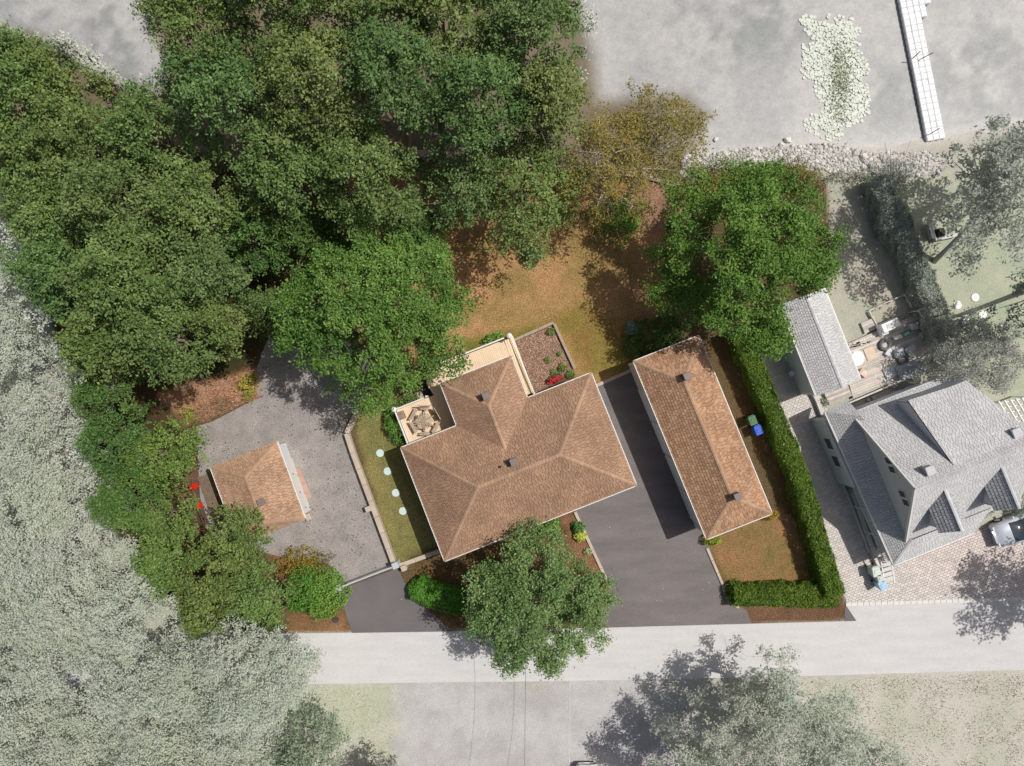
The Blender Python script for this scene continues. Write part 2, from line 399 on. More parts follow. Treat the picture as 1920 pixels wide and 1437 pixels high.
LAKE = [(-20000, 215), (-100, 215), (130, 225), (260, 235), (420, 290), (620, 296), (800, 290), (1000, 303), (1200, 322), (1262, 326), (1282, 288), (1340, 287),
        (1400, 277), (1470, 275), (1520, 268), (1570, 268), (1620, 276), (1680, 274), (1715, 262), (1760, 255), (1900, 230), (2100, 190), (20000, 190), (20000, -20000), (-20000, -20000)]
def pxy(X, Y): return X/S+960, -Y/S+718.5
gl = lambda *a: np.array(A(*a)[:3])
LAY = [  # polygon (photo px on the ground), colour, second colour, softness, edge noise
    ([(560, 1270), (1300, 1270), (1320, 1600), (560, 1600)], gl(202, 199, 198), gl(186, 182, 181), 20, 60),
    ([(380, 1270), (740, 1275), (745, 1600), (380, 1600)], gl(205, 202, 188), gl(190, 194, 168), 15, 40),
    ([(1480, 1262), (2300, 1250), (2300, 1700), (1250, 1700)], gl(206, 200, 190), gl(192, 192, 176), 12, 30),
    ([(1500, 320), (1700, 320), (1740, 590), (1590, 650), (1400, 640)], gl(196, 188, 172), gl(180, 183, 166), 12, 20),
    ([(1640, 340), (2300, 300), (2300, 850), (1760, 720)], gl(192, 193, 172), gl(176, 184, 160), 12, 20),
    ([(1385, 600), (1470, 600), (1530, 715), (1430, 720)], gl(214, 208, 198), gl(200, 196, 188), 8, 14),
]
LAYP = [
    ([(-300, 150), (540, 150), (520, 600), (470, 700), (330, 780), (360, 1000), (560, 1195), (100, 1195), (-300, 600)], gl(82, 68, 46), gl(64, 62, 38), 18, 30),
    ([(300, 740), (480, 690), (492, 742), (350, 800)], gl(178, 140, 112), gl(150, 98, 66), 6, 14),
    ([(640, 320), (1290, 345), (1300, 480), (1215, 690), (1110, 720), (1060, 690), (860, 660), (720, 690), (640, 560)], gl(192, 147, 106), gl(158, 132, 84), 5, 10),
    ([(1040, 600), (1100, 700), (1200, 700), (1200, 640), (1090, 560)], gl(140, 124, 66), gl(150, 112, 70), 14, 30),
    ([(870, 640), (1045, 595), (1060, 615), (880, 670)], gl(120, 118, 56), gl(150, 122, 68), 10, 16),
    ([(1190, 335), (1300, 335), (1260, 440), (1180, 430)], gl(172, 134, 108), gl(142, 112, 90), 4, 8),
    ([(650, 745), (740, 745), (860, 1040), (742, 1066)], gl(148, 136, 88), gl(124, 122, 74), 4, 8),
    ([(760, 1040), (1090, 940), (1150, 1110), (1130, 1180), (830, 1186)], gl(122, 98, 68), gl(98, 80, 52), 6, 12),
    ([(1045, 965), (1080, 965), (1150, 1110), (1120, 1120)], gl(150, 112, 88), gl(128, 92, 70), 4, 6),
    ([(1325, 1000), (1470, 950), (1600, 1120), (1380, 1140)], gl(156, 120, 84), gl(132, 114, 70), 6, 10),
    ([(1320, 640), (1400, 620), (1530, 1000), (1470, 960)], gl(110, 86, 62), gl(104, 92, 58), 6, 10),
    ([(1398, 1135), (1590, 1125), (1584, 1170), (1400, 1172)], gl(134, 102, 82), gl(112, 86, 64), 2, 4),
    ([(535, 1150), (640, 1135), (665, 1190), (535, 1195)], gl(168, 126, 98), gl(130, 100, 70), 3, 6),
    ([(500, 1030), (600, 1045), (640, 1100), (560, 1120)], gl(160, 112, 84), gl(120, 80, 60), 4, 8),
    ([(300, 860), (420, 880), (430, 990), (360, 1000)], gl(120, 92, 74), gl(90, 70, 56), 4, 8),
]
def ground_col(X, Y):
    px, py = pxy(X, Y)
    c = np.ones(X.shape+(3,))*gl(190, 188, 174)
    n1 = fbm(X, Y, 2.6, 11, 5); n2 = fbm(X, Y, .8, 31, 3)
    def lay(c, L, m2=None):
        for poly, a, b, s, en in L:
            w = smooth01(sdf(px, py, poly)+(n2-.5)*en+(n1-.5)*en, s)[..., None]
            t = np.clip((n1*.65+n2*.35-.36)*3.6, 0, 1)[..., None]
            c = c*(1-w)+(a*(1-t)+b*t)*w
        return c
    c = lay(c, LAY)
    cp = np.ones(X.shape+(3,))*gl(104, 88, 64); cp = lay(cp, LAYP)
    sh = smooth01(sdf(px, py, LAKE)-14+(n2-.5)*14, 12)[..., None]
    c = c*(1-sh)+gl(212, 206, 200)*sh
    cp = cp*(1-sh)+gl(132, 120, 102)*sh
    p = smooth01(sdf(px, py, PROP)+(n2-.5)*5, 5)[..., None]
    return np.concatenate([c*(1-p)+cp*p, .38+.62*p], -1)
def ground_z(X, Y):
    px, py = pxy(X, Y); d = sdf(px, py, LAKE)
    return np.where(d < 0, -np.clip(-d*.02, 0, .9)-.12, -np.clip(1-d/9, 0, 1)*.12)
GRASS = mat('ground_cover', attr=True, rough=.95, ns=2.2, na=.16, fs=10, fa=.55, bump=.9, bs=40, dist=.04, spec=.1, amask=True)
grid('ground', axis(-48, 48, .25, 900), axis(-38, 38, .25, 900), ground_z, ground_col, GRASS)
def water_col(X, Y):
    px, py = pxy(X, Y)
    n = fbm(X, Y, 3.2, 71, 5); n2 = fbm(X*1.0, Y*1.0, .9, 77, 3)
    t = np.clip((n-.42)*4, 0, 1)[..., None]
    c = gl(182, 180, 178)*(1-t)+gl(168, 168, 168)*t
    # weed beds
    for cx, cy, rx, ry in ((1380, 50, 150, 75), (1850, 130, 120, 100), (150, 70, 260, 120), (1500, 20, 80, 50), (1660, 180, 60, 60)):
        w = np.clip(1.5-np.hypot((px-cx)/rx, (py-cy)/ry), 0, 1)*np.clip((n*.4+n2*.6-.44)*6, 0, 1)
        c = c*(1-w[..., None]*.75)+gl(140, 144, 142)*w[..., None]*.75
    d = sdf(px, py, PROP)
    p = smooth01(d-4, 16)[..., None]
    c = c*(1-p)+(gl(122, 110, 90)*(1-t*.25))*p
    sh = np.clip(1+(sdf(px, py, LAKE))/16, 0, 1)[..., None]*(1-p)*.45
    return c*(1-sh)+gl(204, 199, 193)*sh
WATER = mat('lake_water', attr=True, rough=.45, ns=1.6, na=.11, fs=6, fa=.11, bump=.2, bs=3.2, dist=.02, spec=.25)
grid('lake', axis(-48, 48, .35, 900), np.concatenate([np.arange(8.0, 34, .35), [40, 60, 120, 300, 900]]), lambda X, Y: X*0-.13, water_col, WATER)

def sheet(name, poly, z, m, kind='structure', c=None, parent=None):
    mb = MB(); pts = [P(a, b) for a, b in poly]; mb.prism([(p.x, p.y) for p in pts], -.02, z, c, bottom=False)
    o = build(mb, name, m, parent, (0, 0, 0)); 
    if not parent: o['kind'] = kind
    return o
ASPH = mat('asphalt', A(122, 116, 115), rough=.85, ns=.7, na=.2, fs=30, fa=.2, bump=.3, bs=60, stretch=(-1.15, (.35, 1.3, 1)))
ASPH2 = mat('asphalt_lane', A(114, 109, 110), rough=.85, ns=.5, na=.14, fs=60, fa=.15, bump=.3, bs=60)
PROAD = mat('bleached_asphalt', A(208, 206, 205), rough=.9, ns=1.4, na=.07, fs=22, fa=.1, bump=.25, bs=50, stretch=(.03, (.25, 1.2, 1)))
GRAVEL = mat('gravel', A(158, 151, 147), rough=.95, ns=.9, na=.2, fs=14, fa=.45, bump=.8, bs=30, dist=.03)
CONC = mat('concrete', A(196, 182, 164), rough=.9, ns=1.5, na=.12, fs=25, fa=.12, bump=.3)
CONCP = mat('pale_concrete', A(214, 211, 207), rough=.9, ns=1.5, na=.08, fs=25, fa=.08, bump=.3)
WHITE = mat('white_paint', A(238, 236, 232), rough=.45, ns=2, na=.03, fs=30, fa=.02, bump=.05)
sheet('road', [(-3000, 1230), (380, 1190), (900, 1183.5), (1606, 1164.5), (1586, 1135), (1930, 1122), (5000, 1020), (5000, 1150), (1920, 1256), (1500, 1268), (1070, 1277), (560, 1283), (-3000, 1330)], .012, PROAD)
sheet('driveway', [(1100, 735), (1118, 724), (1192, 692), (1330, 1000), (1332, 1032), (1362, 1112), (1372, 1132), (1400, 1144), (1409, 1169.5), (1122, 1177.5), (1146, 1102), (1078, 958), (1050, 900)], .016, ASPH)
sheet('side_driveway', [(634, 1106), (746, 1066), (768, 1112), (800, 1142), (848, 1184.3), (660, 1187), (648, 1150)], .016, ASPH2)
sheet('gravel_yard', [(478, 700), (500, 640), (540, 590), (650, 620), (700, 690), (692, 742), (672, 768), (650, 806), (652, 830), (742, 1064), (634, 1102), (612, 1075), (560, 1052), (470, 1030), (385, 985), (375, 930), (368, 800), (400, 790), (484, 746)], .012, GRAVEL)
sheet('verge_asphalt', [(1584, 1141), (1588, 1138), (1605, 1164.4), (1584, 1165)], .016, ASPH2)
# manhole-like dark patch in the verge
mb = MB(); p = P(629, 1162); mb.disc(p.x, p.y, 0, .02, .28, 18, ry=.24); thing(mb, 'utility_cover', mat('dark_iron', A(72, 66, 66), rough=.7), p, 'dark oval utility cover set in the dry verge left of the side driveway', 'utility cover')

def kerb(name, pts, w, h, m, label=None, cat='kerb', n=None, z0=0, seg=None, piece='kerb_stone', struct=True):
    """run of kerb pieces along pixel points"""
    W = [P(a, b, h) for a, b in pts]
    root = empty(name, (W[0].x, W[0].y, 0), label, cat)
    wm = w*S
    for i in range(len(W)-1):
        a, b = W[i], W[i+1]; L = (b-a).length; k = max(1, round(L/(seg or L))); d = (b-a)/L
        for j in range(k):
            mb = MB(); s = a+d*(L*j/k+.008); e = a+d*(L*(j+1)/k-.008)
            q = (s+e)/2; mb.box((q.x, q.y, h/2+z0), ((e-s).length, wm, h), math.atan2(d.y, d.x), bev=.012)
            build(mb, piece, m, root)
    return root
kerb('kerb', [(1326, 1028), (1356, 1098), (1360, 1116), (1368, 1130), (1386, 1140)], 5, .12, CONC, 'narrow concrete kerb curving between the main driveway and the hedged front lawn', seg=1.2)
kerb('kerb', [(1078, 960), (1144, 1102)], 5.5, .12, CONC, 'straight concrete kerb between the front flower bed and the main driveway', seg=1.5)
kerb('kerb', [(1112, 726), (1194, 690)], 6, .12, CONC, 'concrete kerb closing the top end of the main driveway by the lawn', seg=1.5)
kerb('kerb', [(1586, 1134), (1930, 1123)], 7, .1, mat('kerb_granite', A(224, 221, 216), na=.08), 'pale stone kerb row along the paved forecourt and the road', seg=.45, piece='stone')
kerb('kerb', [(494, 742), (430, 766), (380, 790)], 2.5, .06, mat('edging_brown', A(150, 110, 86)), 'thin brown edging along the dry garden above the gravel yard', seg=1.5, piece='edging')
kerb('retaining_wall', [(700, 738), (684, 742), (671, 768), (649, 813), (661, 850), (739, 1060)], 9, .55, CONC, 'low tan concrete wall bending between the gravel yard and the side lawn', cat='wall', seg=1.3, piece='block')
kerb('retaining_wall', [(746, 1062), (842, 1028)], 8, .35, CONC, 'short concrete wall from the gate post to the front corner of the main house', cat='wall', seg=1.2, piece='block')
kerb('garden_border', [(960, 640), (982, 630), (1038, 605)], 5, .3, mat('weathered_timber', A(172, 158, 138), stretch=(0, (1, 8, 1)), ns=4), 'weathered timber border above the mulch bed beside the upper deck', cat='border', seg=1.6, piece='timber')
kerb('garden_border', [(1039, 607), (1078, 692)], 5, .3, mat('weathered_timber'), 'weathered timber border down the right side of the mulch bed', cat='border', seg=1.8, piece='timber')
kerb('seawall', [(640, 290), (800, 288), (865, 293), (992, 305), (1045, 313), (1200, 326), (1248, 338), (1275, 350)], 13, .25, mat('seawall_concrete', A(176, 158, 138), na=.2), 'tan concrete seawall along the shore below the poplars and birch', cat='wall', seg=1.6, piece='slab')

# ---------------------------------------------------------------- roofs
def clip_poly(pts, poly):              # convex clip in 2D; pts, poly CCW
    out = pts
    n = len(poly)
    for i in range(n):
        ax, ay = poly[i]; bx, by = poly[(i+1) % n]; res = []
        if not out: return out
        f = lambda q: (bx-ax)*(q[1]-ay)-(by-ay)*(q[0]-ax)
        for j in range(len(out)):
            a = out[j]; b = out[(j+1) % len(out)]; fa = f(a); fb = f(b)
            if fa >= 0: res.append(a)
            if (fa >= 0) != (fb >= 0):
                t = fa/(fa-fb); res.append((a[0]+(b[0]-a[0])*t, a[1]+(b[1]-a[1])*t))
        out = res
    return out
def shingle_face(mb, poly, cols, exposure=.185, tab=.3, lift=.03, var=.06, seed=0):
    """poly: 3D convex polygon; first edge is the eave"""
    rr = random.Random(seed); poly = [Vector(p) for p in poly]
    o = poly[0]; e = (poly[1]-poly[0]).normalized()
    nrm = Vector((0, 0, 0))
    for i in range(1, len(poly)-1): nrm += (poly[i]-o).cross(poly[i+1]-o)
    nrm.normalize()
    if nrm.z < 0: nrm = -nrm
    s = nrm.cross(e).normalized()
    p2 = [((p-o).dot(e), (p-o).dot(s)) for p in poly]
    if sum(p[1] for p in p2) < 0: s = -s; p2 = [(a, -b) for a, b in p2]
    ar = sum(p2[i][0]*p2[(i+1) % len(p2)][1]-p2[(i+1) % len(p2)][0]*p2[i][1] for i in range(len(p2)))
    if ar < 0: p2 = p2[::-1]
    x0 = min(p[0] for p in p2); x1 = max(p[0] for p in p2); y1 = max(p[1] for p in p2)
    r = 0; y = 0
    while y < y1:
        x = x0-rr.random()*tab*3
        while x < x1:
            w = tab*rr.uniform(.7, 1.3); g = .012
            q = clip_poly([(x+g, y), (x+w-g, y), (x+w-g, y+exposure), (x+g, y+exposure)], p2)
            if len(q) > 2:
                k = 1+var*(rr.random()*2-1); ci = cols[rr.randrange(len(cols))]; c = (ci[0]*k, ci[1]*k, ci[2]*k, 1)
                top = [o+e*a+s*b+nrm*(lift*(1-.85*(b-y)/exposure)+.012) for a, b in q]
                bot = [o+e*a+s*b+nrm*.002 for a, b in q]
                n = len(q)
                mb.solid(top+bot, [tuple(range(n))]+[(i, n+i, n+(i+1) % n, (i+1) % n) for i in range(n)], c)
            x += w
        y += exposure
    return nrm
def ridge_caps(mb, a, b, cols, w=.17, seed=0, rise=.03, slope=.25):
    rr = random.Random(seed); a = Vector(a); b = Vector(b); L = (b-a).length; d = (b-a)/L
    sd = d.cross(Vector((0, 0, 1))).normalized(); n = max(1, int(L/.24))
    for i in range(n):
        s = a+d*(L*i/n-.02); e = a+d*(L*(i+1)/n); c0 = cols[rr.randrange(len(cols))]; k = rr.uniform(.92, 1.1); c = (c0[0]*k, c0[1]*k, c0[2]*k, 1)
        z1 = rise+.03; z2 = rise+.012
        U = Vector((0, 0, 1))
        vs = [s-sd*w+U*(z1-w*slope), s+U*z1, s+sd*w+U*(z1-w*slope), e-sd*w+U*(z2-w*slope), e+U*z2, e+sd*w+U*(z2-w*slope)]
        lo = [v-U*.05 for v in vs]
        mb.solid(vs+lo, [(0, 1, 4, 3), (1, 2, 5, 4), (0, 6, 7, 1), (1, 7, 8, 2), (0, 3, 9, 6), (2, 8, 11, 5), (3, 4, 10, 9), (4, 5, 11, 10)], c)
SHB = [A(168, 136, 112)[:3], A(163, 131, 108)[:3], A(173, 141, 117)[:3], A(160, 128, 105)[:3]]
CAPB = [A(180, 148, 122)[:3], A(175, 143, 118)[:3]]
SHG = [A(205, 205, 205)[:3], A(200, 200, 201)[:3], A(210, 209, 208)[:3]]
CAPG = [A(210, 210, 212)[:3], A(202, 203, 206)[:3]]
SHM = mat('shingle', attr=True, rough=.95, ns=.5, na=.1, fs=45, fa=.2, bump=.4, bs=60, spec=.15)
SHMB = mat('cedar_brown_shingle', attr=True, rough=.95, ns=.45, na=.2, fs=45, fa=.25, bump=.4, bs=60, spec=.15)
UNDER = mat('roof_underlay', A(90, 70, 56))
def roof(root, faces, hips, shc, capc, m, eaves=None, fasc=WHITE, exposure=.155, tab=.23, seed=1, thick=.12, capw=.12, fw=.14, cslope=.35):
    mb = MB()
    for f in faces:
        f = [Vector(p) for p in f]; n = len(f)
        top = [p-Vector((0, 0, .004)) for p in f]; bot = [p-Vector((0, 0, thick)) for p in f]
        mb.solid(top+bot, [tuple(range(n)), tuple(range(2*n-1, n-1, -1))]+[(i, (i+1) % n, n+(i+1) % n, n+i) for i in range(n)])
    ro = build(mb, 'roof', UNDER, root)
    mb = MB()
    for i, f in enumerate(faces): shingle_face(mb, f, shc, exposure, tab, seed=seed*17+i)
    build(mb, 'shingles', m, ro, kind='stuff')
    if hips:
        mb = MB()
        for i, (a, b) in enumerate(hips): ridge_caps(mb, a, b, capc, capw, seed=seed+i, slope=cslope)
        build(mb, 'ridge_caps', m, ro, kind='stuff')
    if eaves:
        for a, b in eaves:
            mb = MB(); a = Vector(a); b = Vector(b); mb.bar(a-Vector((0, 0, .07)), b-Vector((0, 0, .07)), fw, .2); build(mb, 'fascia', fasc, root)
    return ro
def quad_roof_pts(A_, B_, C_, D_, z): return [P(*q, z) for q in (A_, B_, C_, D_)]
def hip_rect(A_, B_, C_, D_, pitch, zslope_dir='AB'):
    """A-B and C-D are the short ends; returns ridge ends"""
    mA = (A_+B_)/2; mC = (C_+D_)/2; w = (A_-B_).length/2; d = (mC-mA).normalized()
    u = Vector((0, 0, w*pitch)); return mA+d*w+u, mC-d*w+u, w
def inset(poly, d):       # CCW/CW polygon of xy Vectors → inset by d
    n = len(poly); ar = sum(poly[i].x*poly[(i+1) % n].y-poly[(i+1) % n].x*poly[i].y for i in range(n)); sg = 1 if ar > 0 else -1
    out = []
    for i in range(n):
        p0, p1, p2 = poly[i-1], poly[i], poly[(i+1) % n]
        d1 = (p1-p0).xy.normalized(); d2 = (p2-p1).xy.normalized()
        n1 = Vector((-d1.y, d1.x))*sg; n2 = Vector((-d2.y, d2.x))*sg
        k = d/(1+n1.dot(n2)); out.append((p1.x+(n1.x+n2.x)*k, p1.y+(n1.y+n2.y)*k))
    return out
def walls(root, eave, ins, z1, m, z0=0, name='wall'):
    pl = inset(eave, ins); n = len(pl); 
    for i in range(n):
        a, b = Vector((*pl[i], 0)), Vector((*pl[(i+1) % n], 0)); d = (b-a).normalized(); mb = MB()
        mb.bar(a+d*.09+Vector((0, 0, (z0+z1)/2)), b-d*.09+Vector((0, 0, (z0+z1)/2)), .18, z1-z0); build(mb, name, m, root)
    for q in pl:
        mb = MB(); mb.box((q[0], q[1], (z0+z1)/2), (.2, .2, z1-z0), math.atan2(pl[1][1]-pl[0][1], pl[1][0]-pl[0][0])); build(mb, 'corner_board', WHITE, root)
    return pl
GLASS = mat('window_glass', A(60, 70, 80), rough=.1, na=0, fa=0, bump=0, spec=.6)
def window(root, a, b, t, zc, w, h, off=.1, m=WHITE, mull=1):
    """window on wall line a->b at fraction t, protruding to the outside (right hand side of a->b)"""
    a = Vector((a[0], a[1], 0)); b = Vector((b[0], b[1], 0)); d = (b-a).normalized(); o = Vector((d.y, -d.x, 0)); c = a.lerp(b, t)+o*off+Vector((0, 0, zc))
    mb = MB(); U = Vector((0, 0, 1))
    for s in (-1, 1): mb.bar(c+d*(s*w/2)-U*h/2, c+d*(s*w/2)+U*h/2, .08, .06)
    mb.bar(c-d*(w/2-.05)+U*(h/2-.03), c+d*(w/2-.05)+U*(h/2-.03), .07, .06); mb.bar(c-d*(w/2-.05)-U*(h/2-.03), c+d*(w/2-.05)-U*(h/2-.03), .1, .06)
    for i in range(mull): q = c+d*(w*((i+1)/(mull+1)-.5)); mb.bar(q-U*(h/2-.07), q+U*(h/2-.07), .04, .04)
    f = build(mb, 'window', m, root)
    mb = MB(); mb.bar(c-d*(w/2-.05)-o*.02, c+d*(w/2-.05)-o*.02, .02, h-.1); build(mb, 'pane', GLASS, f)
def roof_vent(root, px, py, z, rz, m, s=.5, h=.75):
    z += .15; p = P(px, py, z+h*.6); mb = MB()
    mb.box((p.x, p.y, z), (s*.82, s*.82, h), rz); v = build(mb, 'roof_vent', m, root)
    mb = MB(); mb.box((p.x, p.y, z+h/2+.05), (s, s, .1), rz, bev=.03); build(mb, 'vent_cap', m, v)
VENT = mat('vent_metal', A(134, 120, 116), rough=.5, ns=3, na=.08, fa=0, bump=0)
VENTP = mat('pale_vent_metal', A(196, 196, 200), rough=.5, ns=3, na=.08, fa=0, bump=0)
SIDING = mat('beige_siding', A(214, 204, 190), stretch=(0, (.2, .2, 7)), ns=2, na=.06, fa=.04)
SIDINGW = mat('white_siding', A(226, 229, 234), stretch=(0, (.2, .2, 7)), ns=2, na=.05, fa=.03)
ANG = math.atan2(142, 359)

# main house --------------------------------------------------
zE = 3.1; PIT = .57
hA, hB, hC, hD = [P(*q, zE) for q in ((752, 840), (834, 1052), (1193, 910), (1108, 700))]
house = empty('main_house', (P(970, 880, 0).x, P(970, 880, 0).y, 0), 'large brown-shingled L-shaped hip-roofed house in the middle of the lot', 'house')
RL, RR, w_ = hip_rect(hA, hB, hC, hD, PIT)
wA, wB = P(833, 717, zE), P(956, 669, zE)                      # wing outer corners
dAD = (hD-hA).normalized(); perp = (hB-hA).normalized()
vL = hA+dAD*((P(857, 799, zE)-hA).dot(dAD)); vR = hA+dAD*((P(989, 748, zE)-hA).dot(dAD))
wA = vL-perp*((vL-wA).dot(perp)); wB = vR-perp*((wA-vL).length)
ww = (wB-wA).length/2; wm_ = (wA+wB)/2; wr0 = wm_+perp*ww+Vector((0, 0, ww*PIT)); wr1 = (vL+vR)/2+perp*ww+Vector((0, 0, ww*PIT))
faces = [[hB, hC, RR, RL], [hA, hB, RL], [hC, hD, RR], [hD, hA, RL, RR]]
wf = [[wA, wB, wr0], [vL, wA, wr0, wr1], [wB, vR, wr1, wr0]]
up = Vector((0, 0, .006))
roof(house, faces+[[p+up for p in f] for f in wf], [(hB, RL), (hA, RL), (hC, RR), (hD, RR), (RL, RR), (wA, wr0), (wB, wr0), (wr0, wr1)], SHB, CAPB, SHMB,
     eaves=[(hA, hB), (hB, hC), (hC, hD), (hD, vR), (vR, wB), (wB, wA), (wA, vL), (vL, hA)], seed=3)
foot = [hA, hB, hC, hD, vR, wB, wA, vL]
pl = walls(house, foot, .5, zE-.05, SIDING)
mb = MB(); mb.prism(inset(foot, .1), zE-.16, zE-.125); build(mb, 'soffit', WHITE, house)
for i, ts in ((0, (.3, .7)), (1, (.15, .4, .62, .85)), (2, (.3, .7)), (5, (.5,)), (6, (.5,))):
    for t in ts: window(house, pl[i], pl[(i+1) % 8], t, 1.6, 1.3, 1.2, off=.11)
mb = MB(); a = Vector((*pl[1], 0)); b = Vector((*pl[2], 0)); dd = (b-a).normalized(); oo = Vector((dd.y, -dd.x, 0)); c = a.lerp(b, .5)+oo*.12
mb.bar(c-dd*.48+Vector((0, 0, 1.05)), c+dd*.48+Vector((0, 0, 1.05)), .06, 2.1); dr = build(mb, 'door', mat('door_brown', A(120, 84, 60)), house)
mb = MB(); mb.box(c+oo*.06+dd*.38+Vector((0, 0, 1)), (.06, .1, .06), 0); build(mb, 'handle', VENT, dr)
roof_vent(house, 911, 743, zE+1.25, ANG, VENT); roof_vent(house, 963, 867, zE+2.05, ANG, VENT)
mb = MB(); p = P(938, 876, zE+2.2); mb.tube([(p.x, p.y, zE+1.7), (p.x, p.y, zE+2.25)], [.07, .07], 10); build(mb, 'vent_pipe', mat('black_pipe', A(50, 46, 46)), house)

# long garage --------------------------------------------------
zG = 3.5
gA, gB, gC, gD = [P(*q, zG) for q in ((1188, 678), (1310, 630), (1462, 958), (1325, 1011))]
gC = gB+(gD-gA)
gar = empty('long_garage', ((gA.x+gC.x)/2, (gA.y+gC.y)/2, 0), 'long brown-shingled garage with a hip roof on the right side of the driveway', 'garage')
G0, G1, gw = hip_rect(gA, gB, gC, gD, PIT)
roof(gar, [[gD, gA, G0, G1], [gB, gC, G1, G0], [gA, gB, G0], [gC, gD, G1]], [(gA, G0), (gB, G0), (gC, G1), (gD, G1), (G0, G1)], [A(180, 143, 114)[:3], A(172, 135, 107)[:3], A(186, 150, 120)[:3], A(164, 127, 100)[:3]], CAPB, SHMB,
     eaves=[(gA, gB), (gB, gC), (gC, gD), (gD, gA)], seed=9, exposure=.2, tab=.27)
pl = walls(gar, [gA, gB, gC, gD], .22, zG-.05, SIDING)
mb = MB(); mb.prism(inset([gA, gB, gC, gD], .1), zG-.16, zG-.125); build(mb, 'soffit', WHITE, gar)
a = Vector((*pl[3], 0)); b = Vector((*pl[0], 0)); d = (b-a).normalized(); o = Vector((-d.y, d.x, 0))
if o.x > 0: o = -o
L = (b-a).length
PANEL = mat('garage_panel', A(232, 234, 236), rough=.5, na=.03, fa=0, bump=0)
for t in (.14, .34, .55, .75):
    c = a+d*(L*t)+o*.12; mb = MB()
    mb.bar(c-d*1.25+Vector((0, 0, 1.18)), c-d*1.17+Vector((0, 0, 1.18)), .08, 2.36); mb.bar(c+d*1.17+Vector((0, 0, 1.18)), c+d*1.25+Vector((0, 0, 1.18)), .08, 2.36)
    mb.bar(c-d*1.16+Vector((0, 0, 2.32)), c+d*1.16+Vector((0, 0, 2.32)), .08, .1); gd = build(mb, 'garage_door', WHITE, gar)
    for k in range(4):
        mb = MB(); mb.bar(c-d*1.15+Vector((0, 0, .29+.57*k)), c+d*1.15+Vector((0, 0, .29+.57*k)), .05, .55); build(mb, 'door_panel', PANEL, gd)
roof_vent(gar, 1289, 706, zG+1.25, ANG, VENT); roof_vent(gar, 1384, 932, zG+1.3, ANG, VENT)

# small shed --------------------------------------------------
zS = 2.4
sA, sB, sC, sD = [P(*q, zS) for q in ((395, 877), (519, 828), (572, 970), (448, 1022))]
sC = P(572, 972, zS); sD = sA+(sC-sB)
shed = empty('garden_shed', ((sA.x+sC.x)/2, (sA.y+sC.y)/2, 0), 'small brown-shingled shed with white doors standing on the gravel yard', 'shed')
mid0 = (sA+sB)/2; dd = (sD-sA).normalized(); wS = (sB-sA).length/2
S0 = mid0+dd*wS*.62+Vector((0, 0, wS*.45)); S1 = (sD+sC)/2-dd*wS*.35+Vector((0, 0, wS*.45))
roof(shed, [[sD, sA, S0, S1], [sB, sC, S1, S0], [sA, sB, S0], [sC, sD, S1]], [(sA, S0), (sB, S0), (sC, S1), (sD, S1), (S0, S1)], [A(186, 152, 126)[:3], A(180, 146, 120)[:3], A(192, 158, 132)[:3], A(172, 138, 113)[:3]], CAPB, SHMB,
     eaves=[(sA, sD), (sB, sC)], seed=21)
pl = walls(shed, [sA, sB, sC, sD], .34, zS-.05, SIDINGW)
a = Vector((*pl[1], 0)); b = Vector((*pl[2], 0)); d = (b-a).normalized(); o = Vector((d.y, -d.x, 0))
if o.x < 0: o = -o
L = (b-a).length
for t, w in ((.34, 1.25), (.62, 1.25), (.87, .95)):
    c = a+d*(L*t)+o*.1; mb = MB(); mb.bar(c-d*w*.5+Vector((0, 0, 1.05)), c+d*w*.5+Vector((0, 0, 1.05)), .08, 2.1); dr = build(mb, 'door', WHITE, shed)
    mb = MB(); mb.box(c+o*.07+d*(w*.4)+Vector((0, 0, 1)), (.06, .14, .06)); build(mb, 'handle', VENT, dr)
roof_vent(shed, 489, 942, zS+.95, ANG, VENT, s=.5, h=.2)
mb = MB(); p = P(563, 909, .06); mb.box((p.x, p.y, .05), (.95, 2.45, .07), math.radians(21.5), bev=.02)
thing(mb, 'ramp_mat', mat('terracotta_rubber', A(182, 152, 138), na=.14), (p.x, p.y, 0), 'terracotta coloured flat ramp slab in front of the white shed doors', 'ramp')
mb = MB(); p = P(577, 970, .4); mb.box((p.x, p.y, .2), (.4, .5, .4), ANG, bev=.02)
thing(mb, 'concrete_block', CONC, (p.x, p.y, 0), 'pale concrete block at the bottom corner of the shed', 'block')
# shed terrace
ter = empty('shed_terrace', P(392, 935), 'small weathered grey plank terrace behind the shed', 'terrace')
WOODG = mat('grey_plank', A(126, 108, 92), stretch=(0, (1, 1, 1)), ns=4, na=.2, bump=.3)
ax = (sD-sA).normalized(); q0 = P(372, 895, .15); dw = Vector((ax.y, -ax.x, 0)); dw = -dw if dw.x < 0 else dw
for i in range(9):
    mb = MB(); s = q0+dw*(i*.16); mb.bar(s, s+ax*4.0, .145, .05); build(mb, 'board', WOODG, ter)
REDP = mat('red_plastic', A(206, 40, 28), rough=.4, na=.03, fa=0, bump=0)
def red_chair(px, py, lab):
    p = P(px, py, .6); r = empty('garden_chair', (p.x, p.y, .18), lab, 'chair', None)
    mb = MB(); mb.box((p.x, p.y, .55), (.36, .36, .05), .4, bev=.015); build(mb, 'seat', REDP, r)
    mb = MB(); mb.box((p.x-.2, p.y-.06, .8), (.06, .34, .46), .4, bev=.015); build(mb, 'backrest', REDP, r)
    for a in (-1, 1):
        for b in (-1, 1):
            mb = MB(); mb.tube([(p.x+a*.15, p.y+b*.15, .18), (p.x+a*.14, p.y+b*.14, .53)], [.025, .025], 6); build(mb, 'leg', REDP, r)
        mb = MB(); mb.box((p.x+.0, p.y+a*.2, .72), (.36, .05, .04), .4); build(mb, 'armrest', REDP, r)
